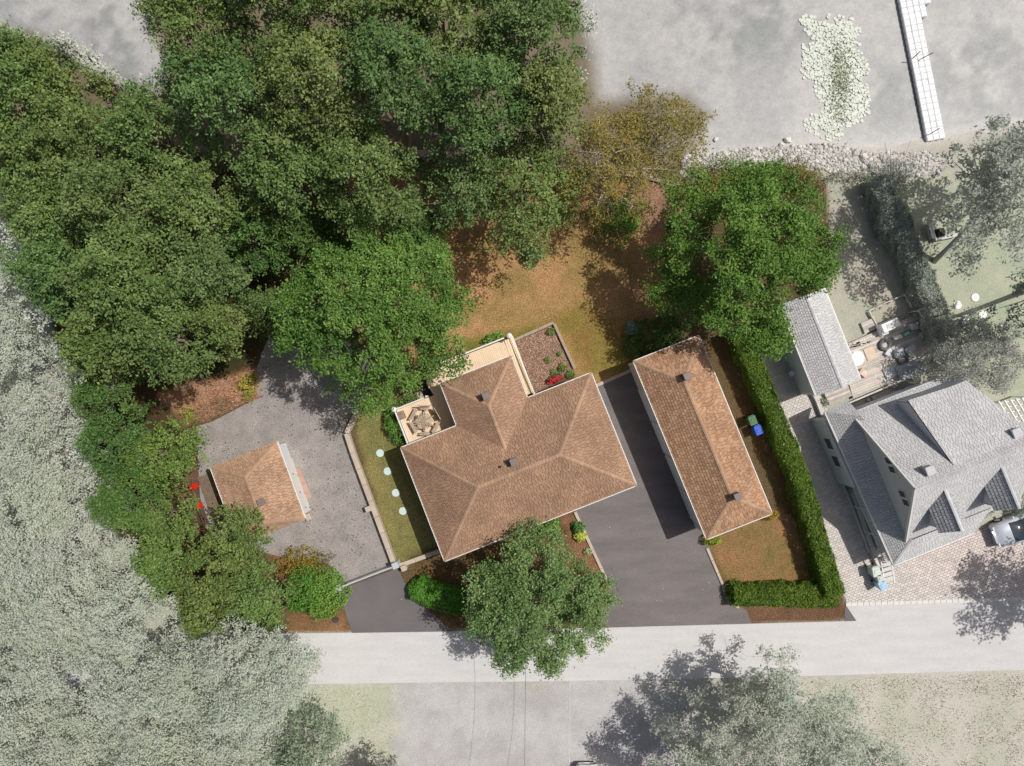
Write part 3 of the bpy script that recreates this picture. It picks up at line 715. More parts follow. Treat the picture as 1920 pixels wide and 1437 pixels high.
red_chair(366, 912, 'upper red garden chair half hidden by trees on the shed terrace'); red_chair(375, 948, 'lower red garden chair at the edge of the shed terrace')
# side: dark low bench on the terrace
b = empty('slatted_bench', P(379, 962), 'dark slatted bench at the lower left of the shed terrace', 'bench'); q0 = P(370, 950, .5)
for i in range(3):
    mb = MB(); s = q0+dw*(i*.16); mb.bar(s, s+ax*1.5, .13, .04); build(mb, 'slat', mat('dark_wood', A(96, 76, 64)), b)
for t in (.2, 1.3):
    mb = MB(); s = q0+dw*.16+ax*t; mb.box((s.x, s.y, .33), (.36, .06, .3), 0); build(mb, 'leg', mat('dark_wood'), b)

# gate --------------------------------------------------------
GM = mat('gate_metal', A(206, 210, 216), rough=.4, metal=.2, na=.04, fa=0, bump=0)
g0, g1 = P(634, 1103, 1.0), P(745, 1060, 1.0)
gt = empty('sliding_gate', (g0.x, g0.y, 0), 'pale metal sliding gate between the gravel yard and the small driveway', 'gate')
mb = MB(); mb.bar(g0, g1, .1, .1); build(mb, 'top_rail', GM, gt)
mb = MB(); mb.bar(g0-Vector((0, 0, .85)), g1-Vector((0, 0, .85)), .1, .08); build(mb, 'bottom_rail', GM, gt)
for i in range(26):
    q = g0.lerp(g1, (i+.5)/26); mb = MB(); mb.tube([(q.x, q.y, .19), (q.x, q.y, .95)], [.018, .018], 6); build(mb, 'bar', GM, gt)
mb = MB(); mb.bar(P(636, 1100, .05), P(744, 1058, .05), .12, .05); build(mb, 'floor_track', mat('tan_track', A(190, 168, 140)), gt)
for px, py in ((633, 1104), (741, 1061)):
    p = P(px, py, 1.1); mb = MB(); mb.box((p.x, p.y, .55), (.4, .4, 1.1), ANG, bev=.03); s_ = build(mb, 'post', GM, gt)
    mb = MB(); mb.box((p.x, p.y, 1.13), (.46, .46, .05), ANG, bev=.01); build(mb, 'post_cap', GM, s_)
for px, py, lab in ((757, 1066, 'square concrete pillar right of the gate at the end of the low wall'), (690, 955, 'small concrete pillar midway along the low wall by the gravel yard'), (643, 793, 'upright concrete block at the bend of the low wall')):
    p = P(px, py, .6); mb = MB(); mb.box((p.x, p.y, .3), (.36, .36, .6), ANG, bev=.02); pr = thing(mb, 'concrete_pillar', CONC, (p.x, p.y, 0), lab, 'pillar')
    mb = MB(); mb.box((p.x, p.y, .63), (.4, .4, .05), ANG, bev=.01); build(mb, 'cap', CONC, pr)

# deck --------------------------------------------------------
DECK = mat('deck_board', attr=True, rough=.7, stretch=(0, (1, 1, 1)), ns=2, na=.05, fs=20, fa=.06, bump=.1)
zD = .9
deck = empty('wooden_deck', P(870, 700), 'cream wooden deck wrapping round the upper left side of the main house', 'deck')
def boards(root, poly, z, along, pitch, m, cols, name='board', th=.04, gap=.009, seed=1):
    """individual boards clipped to a convex pixel polygon, running along direction 'along' (unit xy)"""
    rr = random.Random(seed); pts = [P(a, b, z) for a, b in poly]; e = Vector((along[0], along[1], 0)).normalized(); s = Vector((-e.y, e.x, 0))
    p2 = [(p.dot(e), p.dot(s)) for p in pts]
    ar = sum(p2[i][0]*p2[(i+1) % len(p2)][1]-p2[(i+1) % len(p2)][0]*p2[i][1] for i in range(len(p2)))
    if ar < 0: p2 = p2[::-1]
    y = min(p[1] for p in p2); y1 = max(p[1] for p in p2); x0 = min(p[0] for p in p2)-1; x1 = max(p[0] for p in p2)+1
    while y < y1:
        q = clip_poly([(x0, y+gap/2), (x1, y+gap/2), (x1, y+pitch-gap/2), (x0, y+pitch-gap/2)], p2)
        if len(q) > 2:
            k = rr.uniform(.97, 1.03) if m is DECK else rr.uniform(.9, 1.07); c = cols[rr.randrange(len(cols))]; mb = MB()
            mb.prism([((e*a+s*b).x, (e*a+s*b).y) for a, b in q], z-th, z-rr.random()*.004, (c[0]*k, c[1]*k, c[2]*k, 1)); build(mb, name, m, root)
        y += pitch
dk = [A(240, 215, 184)[:3], A(237, 212, 180)[:3]]
pe = (math.sin(ANG), -math.cos(ANG)) ; pe = (perp.x, perp.y)
boards(deck, [(800, 694), (944, 638), (961, 676), (826, 730), (800, 720)], zD, pe, .15, DECK, dk)
boards(deck, [(741, 770), (799, 747), (862, 723), (900, 800), (766, 842)], zD+.002, pe, .15, DECK, dk, seed=5)
boards(deck, [(800, 722), (825, 711), (870, 790), (855, 800), (822, 735), (806, 742)][:4], zD-.05, pe, .15, DECK, dk, seed=6)
for k in range(4):        # steps along the right edge
    a = P(946+k*4.2, 637-k*1.7, zD-.17*k if k else zD); z = zD-.12*k; a = P(947+k*4.3, 636-k*1.8, z); b = P(986+k*4.3, 742-k*1.8, z); mb = MB(); mb.bar(a, b, .165, .05, A(238, 214, 180)); build(mb, 'step', DECK, deck)
RAIL = WHITE
def railing(root, pts, z0, h, posts=True):
    for i in range(len(pts)-1):
        a = P(*pts[i], z0+h); b = P(*pts[i+1], z0+h); mb = MB(); mb.bar(a, b, .09, .06); r_ = build(mb, 'handrail', RAIL, root)
        n = max(2, int((b-a).length/.16)); mb = MB()
        for j in range(1, n):
            q = a.lerp(b, j/n); mb.bar((q.x, q.y, z0+.08), (q.x, q.y, z0+h-.03), .03, .03)
        build(mb, 'balusters', RAIL, r_, kind='stuff')
        mb = MB(); mb.bar((a.x, a.y, z0+.08), (b.x, b.y, z0+.08), .05, .05); build(mb, 'bottom_rail', RAIL, r_)
railing(deck, [(800, 692), (872, 663), (945, 634)], zD, .95); railing(deck, [(958, 632), (1002, 738)], .05, 1.0)
railing(deck, [(741, 768), (799, 745)], zD, .95); railing(deck, [(740, 770), (766, 836)], zD, .95)
for px, py, r in ((955, 630, .16), (739, 768, .15), (872, 662, .08), (799, 744, .07), (1001, 738, .08)):
    p = P(px, py, 1.9); mb = MB(); mb.box((p.x, p.y, .98), (r*1.5, r*1.5, 1.95), ANG); s_ = build(mb, 'post', RAIL, deck)
    mb = MB(); mb.tube([(p.x, p.y, 1.96), (p.x, p.y, 2.0), (p.x, p.y, 2.1), (p.x, p.y, 2.18)], [r*1.1, r*1.3, r*1.1, r*.3], 12); build(mb, 'post_cap', RAIL, s_)
mb = MB(); p = P(806, 735, .5); mb.box((p.x, p.y, .25), (1.25, .75, .06), ANG, bev=.01)
thing(mb, 'door_mat', mat('dark_rubber', A(58, 58, 66), rough=.9), (p.x, p.y, 0), 'dark rectangular mat on the landing under the big maple beside the deck', 'mat')
mb = MB(); p = P(787, 743, .3); mb.box((p.x, p.y, .15), (.5, .7, .3), ANG, bev=.01)
thing(mb, 'stone_step', CONC, (p.x, p.y, 0), 'small grey stone step left of the dark mat', 'step')
mb = MB(); p = P(750, 780, zD+.6); mb.box((p.x, p.y, zD+.3), (.6, .6, .6), ANG, bev=.05)
pb = thing(mb, 'storage_box', mat('taupe_box', A(160, 138, 118), na=.06), (p.x, p.y, zD), 'taupe square box with lid in the left corner of the lower deck', 'box')
mb = MB(); mb.box((p.x, p.y, zD+.63), (.5, .5, .05), ANG, bev=.02); build(mb, 'lid', mat('taupe_lid', A(146, 126, 110)), pb)
# hexagonal picnic table with attached benches
TBL = mat('weathered_bench', A(178, 160, 140), ns=5, na=.1)
tc = P(795, 790, zD+.75); tx, ty = tc.x, tc.y
tb = empty('picnic_table', (tx, ty, zD), 'hexagonal slatted picnic table with attached benches on the lower deck', 'picnic table')
RT = .64
for s in range(3):           # three rhombic fields of slats
    a0 = math.radians(60+120*s); u = Vector((math.cos(a0), math.sin(a0), 0)); v = Vector((math.cos(a0+math.radians(120)), math.sin(a0+math.radians(120)), 0))
    for k in range(5):
        st = v*(RT*(k+.5)/5); en = st+u*RT; z = zD+.75; mb = MB()
        mb.bar((tx+st.x, ty+st.y, z), (tx+en.x, ty+en.y, z), .072, .04); build(mb, 'slat', TBL, tb)
for i, ang in enumerate((150, 210, 30, 90, 330, 270)):
    a = math.radians(ang); d = Vector((math.cos(a), math.sin(a), 0)); t = Vector((-d.y, d.x, 0))
    for k in range(2):
        rr0 = .88+k*.13; hl = (.42+k*.07)*(.75 if i in (3, 5) else 1); mb = MB(); c = Vector((tx, ty, zD+.45))+d*rr0
        mb.bar(c-t*hl, c+t*hl, .11, .04); build(mb, 'bench_board', TBL, tb)
    mb = MB(); mb.bar(Vector((tx, ty, zD+.38))+d*.3, Vector((tx, ty, zD+.38))+d*.98, .06, .08); build(mb, 'support_beam', TBL, tb)
    mb = MB(); c = Vector((tx, ty, 0))+d*.45; c2 = Vector((tx, ty, 0))+d*.9; mb.bar((c.x, c.y, zD+.72), (c2.x, c2.y, zD+.01), .06, .08); build(mb, 'leg', TBL, tb)
    if i in (2, 3):
        mb = MB(); c = Vector((tx, ty, zD+.8))+d*1.12; mb.bar(c-t*.5, c+t*.5, .05, .3); build(mb, 'bench_backrest', TBL, tb)

# stepping discs on the side lawn
DISC = mat('pale_disc', A(206, 226, 220), rough=.7, na=.05)
dl = ['uppermost', 'second from the top', 'third from the top', 'lowest']
for i, (px, py) in enumerate(((712.5, 850), (726.5, 884), (742, 924.5), (755.5, 958.5))):
    p = P(px, py, .05); mb = MB(); mb.disc(p.x, p.y, 0, .05, .29, 22); thing(mb, 'stepping_stone', DISC, (p.x, p.y, 0), dl[i]+' pale round stone on the lawn left of the main house', 'stepping stone', 'round stones in the side lawn')
for i, (px, py, lb) in enumerate(((1796, 572, 'left'), (1829, 558, 'top'), (1843, 590, 'right'), (1811, 604, 'bottom'))):
    p = P(px, py, .05); mb = MB(); mb.disc(p.x, p.y, 0, .05, .3, 22); thing(mb, 'stepping_stone', mat('white_disc', A(244, 244, 242)), (p.x, p.y, 0), lb+' one of the four white round stones on the right neighbour lawn', 'stepping stone', 'white round stones in the neighbour lawn')

# bins --------------------------------------------------------
def bin_(px, py, c, lab, rz=ANG, w=.58, h=1.05, group=None, nm='wheelie_bin'):
    p = P(px, py, h); m = mat('bin_%d_%d' % (px, py), A(*c), rough=.4, na=.03, fa=0, bump=0)
    r = empty(nm, (p.x, p.y, 0), lab, 'bin', group); mb = MB()
    ca, sa = math.cos(rz), math.sin(rz)
    q = lambda a, b: (p.x+a*ca-b*sa, p.y+a*sa+b*ca)
    lo = [q(a*w*.38, b*w*.42) for a, b in ((-1, -1), (1, -1), (1, 1), (-1, 1))]; hi = [q(a*w*.47, b*w*.55) for a, b in ((-1, -1), (1, -1), (1, 1), (-1, 1))]
    mb.solid([(*v, .08) for v in lo]+[(*v, h-.08) for v in hi], [(3, 2, 1, 0), (4, 5, 6, 7), (0, 1, 5, 4), (1, 2, 6, 5), (2, 3, 7, 6), (3, 0, 4, 7)]); build(mb, 'body', m, r)
    mb = MB(); mb.box((p.x, p.y, h-.04), (w, w*1.2, .07), rz, bev=.03); ld = build(mb, 'lid', m, r)
    mb = MB(); c0 = q(0, 0); mb.box((*c0, h+.01), (w*.55, w*.5, .03), rz, bev=.01); build(mb, 'lid_panel', m, ld)
    mb = MB(); c1 = q(0, w*.66); mb.box((*c1, h-.06), (w*.7, .05, .05), rz); build(mb, 'handle', m, r)
    for s in (-1, 1):
        c1 = q(s*w*.42, w*.5); c2 = q(s*w*.5, w*.5); mb = MB(); mb.tube([(*c1, .1), (*c2, .1)], [.1, .1], 12); build(mb, 'wheel', mat('rubber', A(40, 40, 42)), r)
bin_(1423, 807, (40, 92, 205), 'blue wheelie bin between the long garage and the tall hedge')
bin_(1412, 789, (62, 110, 70), 'dark green bin directly above the blue one beside the garage')
bin_(1656, 1099, (176, 208, 236), 'pale blue bin at the corner of the neighbour forecourt', rz=.5)
bin_(1644, 1073, (214, 220, 214), 'pale grey-green bin by the neighbour entrance steps, topmost of three', rz=.2, w=.6)
bin_(1652, 1085, (206, 214, 208), 'pale grey-green bin between the pale blue bin and another', rz=.3, w=.5)

# ---------------------------------------------------------------- neighbour
def pavers(root, polys, z, bw, bh, ang, cf, m, seed=3, h=.05):
    rr = random.Random(seed); e = Vector((math.cos(ang), math.sin(ang))); s = Vector((-e.y, e.x)); mb = MB()
    for poly in polys:
        pts = [P(a, b, 0) for a, b in poly]; p2 = [(p.xy.dot(e), p.xy.dot(s)) for p in pts]
        ar = sum(p2[i][0]*p2[(i+1) % len(p2)][1]-p2[(i+1) % len(p2)][0]*p2[i][1] for i in range(len(p2)))
        if ar < 0: p2 = p2[::-1]
        x0 = min(p[0] for p in p2); x1 = max(p[0] for p in p2); y0 = min(p[1] for p in p2); y1 = max(p[1] for p in p2)
        y = y0; row = 0
        while y < y1:
            x = x0-(row % 2)*bw*.5
            while x < x1:
                g = .014; q = clip_poly([(x+g, y+g), (x+bw-g, y+g), (x+bw-g, y+bh-g), (x+g, y+bh-g)], p2)
                if len(q) > 2:
                    w = e*(x+bw/2)+s*(y+bh/2); c = cf(w.x, w.y); k = rr.uniform(.86, 1.1); zz = z+rr.uniform(-.004, .004)
                    n = len(q); top = [(*(e*a+s*b), zz) for a, b in q]; bot = [(*(e*a+s*b), z-h) for a, b in q]
                    mb.solid(top+bot, [tuple(range(n))]+[(i, n+i, n+(i+1) % n, (i+1) % n) for i in range(n)], (c[0]*k, c[1]*k, c[2]*k, 1))
                x += bw
            y += bh; row += 1
    return build(mb, 'paving_blocks', m, root, kind='stuff')
PAVM = mat('paver', attr=True, rough=.9, ns=.8, na=.06, fs=30, fa=.08, bump=.2)
yard = sheet('paved_yard', [(1428, 715), (1462, 700), (1500, 705), (1545, 760), (1665, 1062), (1700, 1058), (1822, 1000), (1936, 950), (1940, 1118), (1588, 1130), (1545, 1040), (1470, 850)], .01, mat('joint_sand', A(176, 168, 160)))
def pc(x, y):
    px, py = x/S+960, -y/S+718.5; t = max(0, min(1, (px-1660)/80))*max(0, min(1, (1115-py)/60))*.8
    a = A(219, 212, 206); b = A(222, 208, 202); return [a[i]*(1-t)+b[i]*t for i in range(3)]
pavers(yard, [[(1428, 715), (1462, 700), (1500, 705), (1540, 745), (1600, 880), (1470, 850)], [(1470, 850), (1600, 880), (1664, 1058), (1545, 1040)],
              [(1545, 1040), (1664, 1058), (1700, 1128), (1588, 1130)], [(1664, 1058), (1822, 1000), (1940, 950), (1940, 1118), (1700, 1128)]], .045, .3, .18, ANG, pc, PAVM)
# retaining kerb wall beside the house
kerb('garden_wall', [(1508, 700), (1534, 752), (1563, 830), (1600, 925), (1644, 1050), (1652, 1064)], 8, .45, CONCP, 'pale low concrete wall between the neighbour driveway and house', cat='wall', seg=1.0, piece='block')
kerb('garden_wall', [(1580, 905), (1600, 955), (1630, 1035), (1648, 1042)], 4, .3, CONCP, 'inner pale border wall along the neighbour planting strip under the balcony', cat='wall', seg=.9, piece='block')

zN = 2.7; nh = empty('neighbour_house', P(1690, 880), 'large grey-shingled neighbour house with steep gable and dormers', 'house')
n1, n2, n3, n4 = P(1547, 773, zN), P(1676, 1060, zN), P(1825, 999, zN), P(1590, 790, zN)
zG1 = 3.9
gNW, gSW = P(1607, 785, zG1), P(1703, 1015, zG1)           # foot of the gable wall on the skirt roof
gap = P(1722, 903, 7.8)
dE = Vector((math.cos(ANG), math.sin(ANG), 0))              # house axis, to the right
m_ = (gNW+gSW)/2; gap = Vector((m_.x, m_.y, 7.8))
Lh = 8.6; LN = 7.0
gNE, gSE, gE = gNW+dE*LN, gSW+dE*Lh, gap+dE*Lh
sp = (gSW-gNW).normalized()
# eaves drop beyond the gable foot lines
Nn = gNW-sp*.35+Vector((0, 0, -.55)); Ns = gSW+sp*.35+Vector((0, 0, -.55))
NnE, NsE = Nn+dE*LN, Ns+dE*Lh
# skirt roof (west side and south porch)
kx0 = n1; kx1 = n2
Nj = Ns-sp*.3+dE*.35+Vector((0, 0, .42)); Nk = gNW+dE*.35+Vector((0, 0, .1))
fW = [kx0, kx1, Nj, Nk]
pE = P(1825, 999, zN); pT = P(1816, 973, zN+.5)
fS = [kx1, pE, Nj+dE*((pE-kx1).length*.97), Nj]
NW2 = P(1590, 752, zN)
fN = [NW2, kx0, Nk]
roof(nh, [[Ns, NsE, gE, gap], [NnE, Nn, gap, gE]], [(gap, gE), ], SHG, CAPG, SHM, seed=31, thick=.14, cslope=1.1)
# lower skirt as second roof part
roof(nh, [fW, fS, fN], [(kx1, Nj)], SHG, CAPG, SHM, eaves=[(kx0, kx1), (kx1, pE)], seed=35)
for a, b in ((Nn, NnE), (Ns, NsE), (Nn+Vector((0, 0, .02)), gap), (Ns+Vector((0, 0, .02)), gap)):
    mb = MB(); mb.bar(Vector(a)-Vector((0, 0, .08)), Vector(b)-Vector((0, 0, .08)), .1, .18); build(mb, 'fascia', WHITE, nh)
# gable wall
GW = mat('gable_siding', A(206, 211, 218), stretch=(0, (.2, .2, 6)), ns=2, na=.05, fa=.03, bump=.1)
mb = MB(); gf = [gSE-dE*.3+Vector((0, 0, -.7)), gNE-dE*.3+Vector((0, 0, -.7)), gE-dE*.3-Vector((0, 0, .2))]; bk = [q-dE*.2 for q in gf]; mb.solid(gf+bk, [(0, 1, 2), (5, 4, 3), (0, 3, 4, 1), (1, 4, 5, 2), (2, 5, 3, 0)]); build(mb, 'gable_wall', GW, nh)
for a, b in ((NnE, gE), (NsE, gE)):
    mb = MB(); mb.bar(Vector(a)-Vector((0, 0, .08)), Vector(b)-Vector((0, 0, .08)), .1, .18); build(mb, 'fascia', WHITE, nh)
mb = MB(); gi = dE*.1; A0 = gNW+gi+Vector((0, 0, -.6)); B0 = gSW+gi+Vector((0, 0, -.6)); T0 = gap+gi-Vector((0, 0, .15))
gf = [A0, B0, T0]; bk = [q+dE*.2 for q in gf]; mb.solid(gf+bk, [(0, 1, 2), (5, 4, 3), (0, 3, 4, 1), (1, 4, 5, 2), (2, 5, 3, 0)]); build(mb, 'gable_wall', GW, nh)
for t in (.36, .62):
    c = gNW.lerp(gSW, t)+Vector((0, 0, 1.75))+dE*.08; f = None
    for s in (-.32, .32):
        mb = MB(); cc_ = c+sp*s; U = Vector((0, 0, 1))
        for k in (-1, 1): mb.bar(cc_+sp*(k*.27)-U*.42, cc_+sp*(k*.27)+U*.42, .07, .06); mb.bar(cc_-sp*.23+U*(k*.39), cc_+sp*.23+U*(k*.39), .07, .06)
        f = build(mb, 'window', WHITE, nh); mb = MB(); mb.bar(cc_-sp*.24+dE*.03, cc_+sp*.24+dE*.03, .03, .76); build(mb, 'pane', GLASS, f)
# shed dormer on the north slope
dfb = P(1684, 767, 3.75); t0 = (dfb-Nn).dot(dE); inn = Nn.lerp(gap, .93)+dE*(t0+.0)
base = Nn.lerp(gap, .08)+dE*t0; topf = base+Vector((0, 0, 1.75))+(-sp)*.0
endE = dE*(LN-t0+.1); endI = dE*(Lh-t0-.1)
roof(nh, [[topf+endE, topf-sp*.25-Vector((0, 0, .1)), inn, inn+endI]], None, SHG, CAPG, SHM, seed=41)
mb = MB(); tri = [base, topf-Vector((0, 0, .12)), inn-Vector((0, 0, .12))]; bk = [q+dE*.15 for q in tri]; mb.solid(tri+bk, [(0, 1, 2), (5, 4, 3), (0, 3, 4, 1), (1, 4, 5, 2), (2, 5, 3, 0)]); build(mb, 'dormer_cheek', GW, nh)
mb = MB(); mb.bar(base+Vector((0, 0, .85))+dE*.2, base+Vector((0, 0, .85))+endE, .15, 1.7); build(mb, 'dormer_wall', GW, nh)
# two gabled dormers on the south slope
for k in (0, 1):
    off = dE*(k*4.0)
    bkp = P(1776, 919, 6.9); s1 = (Vector((bkp.x, bkp.y, 0))-Vector((Ns.x, Ns.y, 0))).dot(dE)
    e0 = Ns+dE*s1+off; apx = Ns.lerp(gap, .78)+dE*s1+off
    front = Ns.lerp(gap, .18)+dE*s1+off; front.z = apx.z
    hw = .95; drop = Vector((0, 0, 1.05)); fl = front-dE*hw-drop; fr = front+dE*hw-drop
    # where the dormer eaves meet the slope
    slope = (gap.z-Ns.z)/((gap-Ns).xy.length); run = (apx.z-drop.z-Ns.z)/slope; bkv = (Vector((gap.x, gap.y, 0))-Vector((Ns.x, Ns.y, 0))).normalized()
    bl = Ns+dE*(s1-hw)+off+bkv*run; bl.z = fl.z; br = Ns+dE*(s1+hw)+off+bkv*run; br.z = fr.z
    roof(nh, [[bl, fl, front, apx], [fr, br, apx, front]], [(front, apx)], [A(186, 187, 190)[:3], A(172, 174, 178)[:3]], CAPG, SHM, seed=51+k, exposure=.22, thick=.08, capw=.1)
    q = sp*(-.22); wz = Vector((0, 0, -1.6)); a_ = fl+dE*.18+q-Vector((0, 0, .1)); b_ = fr-dE*.18+q-Vector((0, 0, .1)); t_ = front+q-Vector((0, 0, .15))
    mb = MB(); fp = [a_+wz*.6, b_+wz*.6, b_, t_, a_]; bk = [v-sp*.12 for v in fp]; n = 5; mb.solid(fp+bk, [tuple(range(5)), (9, 8, 7, 6, 5)]+[(i, 5+i, 5+(i+1) % 5, (i+1) % 5) for i in range(5)]); build(mb, 'dormer_front', GW, nh)
    for (f_, b2) in ((a_, bl+dE*.18), (b_, br-dE*.18)):
        mb = MB(); tri = [f_+wz*.75, f_, Vector((b2.x, b2.y, f_.z))]; bk = [v+dE*(.08 if f_ is a_ else -.08) for v in tri]; mb.solid(tri+bk, [(0, 1, 2), (5, 4, 3), (0, 3, 4, 1), (1, 4, 5, 2), (2, 5, 3, 0)]); build(mb, 'dormer_cheek', GW, nh)
    c = (a_+b_)/2+wz*.28+sp*.04; mb = MB(); mb.bar(c-dE*.5, c+dE*.5, .06, .8); f = build(mb, 'window', WHITE, nh); mb = MB(); mb.bar(c-dE*.42+sp*.04, c+dE*.42+sp*.04, .03, .68); build(mb, 'pane', GLASS, f)
# lower walls
mb = MB(); wpl = inset([kx0, kx1, pE, NsE.copy(), NnE.copy(), Nn.copy()], .45)
for i in range(6):
    a = Vector((*wpl[i], 0)); b = Vector((*wpl[(i+1) % 6], 0)); d = (b-a).normalized(); mb = MB(); mb.bar(a+d*.1+Vector((0, 0, 1.3)), b-d*.1+Vector((0, 0, 1.3)), .2, 2.6); build(mb, 'wall', SIDINGW, nh)
# visible bay of white wall on the left, under the eave
a = P(1541, 785, 2.0); b = P(1593, 908, 2.0); mb = MB(); ww_ = Vector((.3, -.1, 0))
d = (b-a).normalized(); mb.bar(Vector((a.x, a.y, 1.2))+ww_, Vector((b.x, b.y, 1.2))+ww_, .5, 2.4); build(mb, 'bay_wall', SIDINGW, nh)
for t in (.35, .62): window(nh, (b.x+ww_.x, b.y+ww_.y), (a.x+ww_.x, a.y+ww_.y), 1-t, 1.5, .9, 1.0, off=-.27)
roof_vent(nh, 1745, 883, 6.6+.5, ANG, VENTP, s=.6, h=.7); roof_vent(nh, 1908, 812, 6.9, ANG, VENTP, s=.6, h=.8)
mb = MB(); p = P(1776, 819, 5.9); mb.box((p.x, p.y, 5.95), (.45, .16, .12), ANG); build(mb, 'roof_vent', mat('dark_vent', A(110, 108, 110)), nh)
# balcony railing along the left side
bal = empty('balcony_railing', P(1620, 960), 'white slatted balcony railing along the left side of the neighbour house', 'railing')
a0, a1 = P(1604, 906, 1.6), P(1667, 1052, 1.6); b0, b1 = P(1597, 908, 1.6), P(1658, 1052, 1.6)
for q0, q1 in ((a0, a1), (b0, b1)):
    mb = MB(); mb.bar(q0, q1, .07, .07); build(mb, 'rail', WHITE, bal)
for i in range(44):
    t = (i+.5)/44; q = a0.lerp(a1, t); r_ = b0.lerp(b1, t); mb = MB(); mb.bar(q, r_, .045, .04); build(mb, 'slat', WHITE, bal)
for t in (0, .33, .66, 1):
    q = b0.lerp(b1, t); mb = MB(); mb.box((q.x, q.y, .8), (.08, .08, 1.6)); build(mb, 'post', WHITE, bal)
# entrance steps and posts next to the bins
es = empty('entrance_steps', P(1665, 1065), 'white wooden entrance steps at the front left corner of the neighbour house', 'steps')
for k in range(5):
    a = P(1652+k*1.5, 1052+k*9, .6-.12*k); b = P(1672+k*1.5, 1046+k*9, .6-.12*k); mb = MB(); mb.bar(a, b, .28, .05); build(mb, 'step', CONCP, es)
for px in (0, 19):
    mb = MB(); mb.bar(P(1651+px, 1048, 1.3), P(1658+px, 1092, .9), .07, .07); build(mb, 'handrail', WHITE, es)

# neighbour barn / garage
bz = 2.8; nb = empty('neighbour_garage', P(1530, 650), 'narrow grey-shingled outbuilding with white wall left of the cluttered deck', 'garage')
bA, bB, bC, bD = P(1462, 572, bz), P(1545, 540, bz), P(1610, 711, bz), P(1530, 743, bz)
bC = bB+(bD-bA); br0 = (bA+bB)/2+Vector((0, 0, .75)); br1 = (bC+bD)/2+Vector((0, 0, .75))
roof(nb, [[bD, bA, br0, br1], [bB, bC, br1, br0]], [(br0, br1)], SHG, CAPG, SHM, eaves=[(bB, bC), (bD, bA)], seed=61)
pl = walls(nb, [bA, bB, bC, bD], .15, bz-.1, SIDINGW)
for e0, e1, tp in ((Vector((*pl[0], bz-.1)), Vector((*pl[1], bz-.1)), br0), (Vector((*pl[3], bz-.1)), Vector((*pl[2], bz-.1)), br1)):
    ins_ = (br1-br0).normalized()*(.12 if tp is br0 else -.12)
    mb = MB(); tri = [e0+ins_*0, e1+ins_*0, tp+ins_-Vector((0, 0, .14))]; bk = [q+ins_ for q in tri]; mb.solid(tri+bk, [(0, 1, 2), (5, 4, 3), (0, 3, 4, 1), (1, 4, 5, 2), (2, 5, 3, 0)]); build(mb, 'gable', SIDINGW, nb)
for t in (.3, .36): window(nb, pl[3], pl[0], 1-t, 1.7, .45, .7, off=.11, mull=0)
window(nb, pl[3], pl[0], .18, 1.5, .5, .5, off=.11, mull=0)
# water tap basin / small table beside the barn
mb = MB(); p = P(1485, 701, .9); mb.disc(p.x, p.y, .8, .9, .2, 14); q = thing(mb, 'bird_bath', WHITE, (p.x, p.y, 0), 'small white round bird bath left of the grey outbuilding', 'bird bath')
mb = MB(); mb.tube([(p.x, p.y, 0), (p.x, p.y, .8)], [.1, .06], 10); build(mb, 'pedestal', WHITE, q)
lad = empty('leaning_ladder', P(1500, 725), 'pale ladder lying along the wall foot of the grey outbuilding', 'ladder')
for o_ in (0, 6):
    mb = MB(); mb.bar(P(1490+o_, 706-o_*.3, .3), P(1507+o_, 738-o_*.3, .3), .05, .06); build(mb, 'side_rail', GM, lad)
for k in range(7):
    t = (k+.5)/7; mb = MB(); mb.bar(P(1490+17*t, 706+32*t, .3), P(1496+17*t, 704+32*t, .3), .04, .03); build(mb, 'rung', GM, lad)

# neighbour deck and clutter
DKG = mat('grey_deck_board', attr=True, rough=.85, ns=3, na=.14, fs=18, fa=.12, bump=.3)
nd = empty('neighbour_deck', P(1650, 690), 'weathered grey plank deck behind the neighbour house covered with clutter', 'deck')
gc = [A(206, 196, 186)[:3], A(192, 184, 176)[:3], A(216, 208, 198)[:3]]
boards(nd, [(1586, 646), (1716, 590), (1762, 640), (1776, 680), (1672, 724), (1608, 706)], .3, (dE.x, dE.y), .17, DKG, gc, seed=8)
boards(nd, [(1590, 712), (1672, 676), (1676, 716), (1600, 748)], .302, (dE.x, dE.y), .17, DKG, gc, seed=9)
boards(nd, [(1545, 737), (1588, 718), (1598, 742), (1556, 760)], .306, (dE.x, dE.y), .17, DKG, gc, seed=10)
boards(nd, [(1614, 606), (1638, 596), (1648, 614), (1622, 626)], .2, (dE.x, dE.y), .17, DKG, gc, seed=12)
pt = sheet('patio', [(1590, 762), (1668, 729), (1680, 752), (1608, 782)], .05, mat('patio_tan', A(218, 206, 190), na=.05))
kerb('deck_edge', [(1590, 757), (1672, 722), (1690, 714)], 3, .35, mat('pale_timber', A(222, 216, 208)), 'pale timber edge between the neighbour deck and the tan patio', cat='border', seg=2.0, piece='timber')
kerb('raised_bed', [(1630, 582), (1697, 552), (1712, 576)], 1.8, .3, mat('pale_timber'), 'thin timber frame of the small raised lawn bed above the cluttered deck', cat='border', seg=3, piece='timber')
kerb('raised_bed', [(1630, 584), (1646, 612)], 1.8, .3, mat('pale_timber'), 'short left timber of the raised lawn bed', cat='border', seg=3, piece='timber')
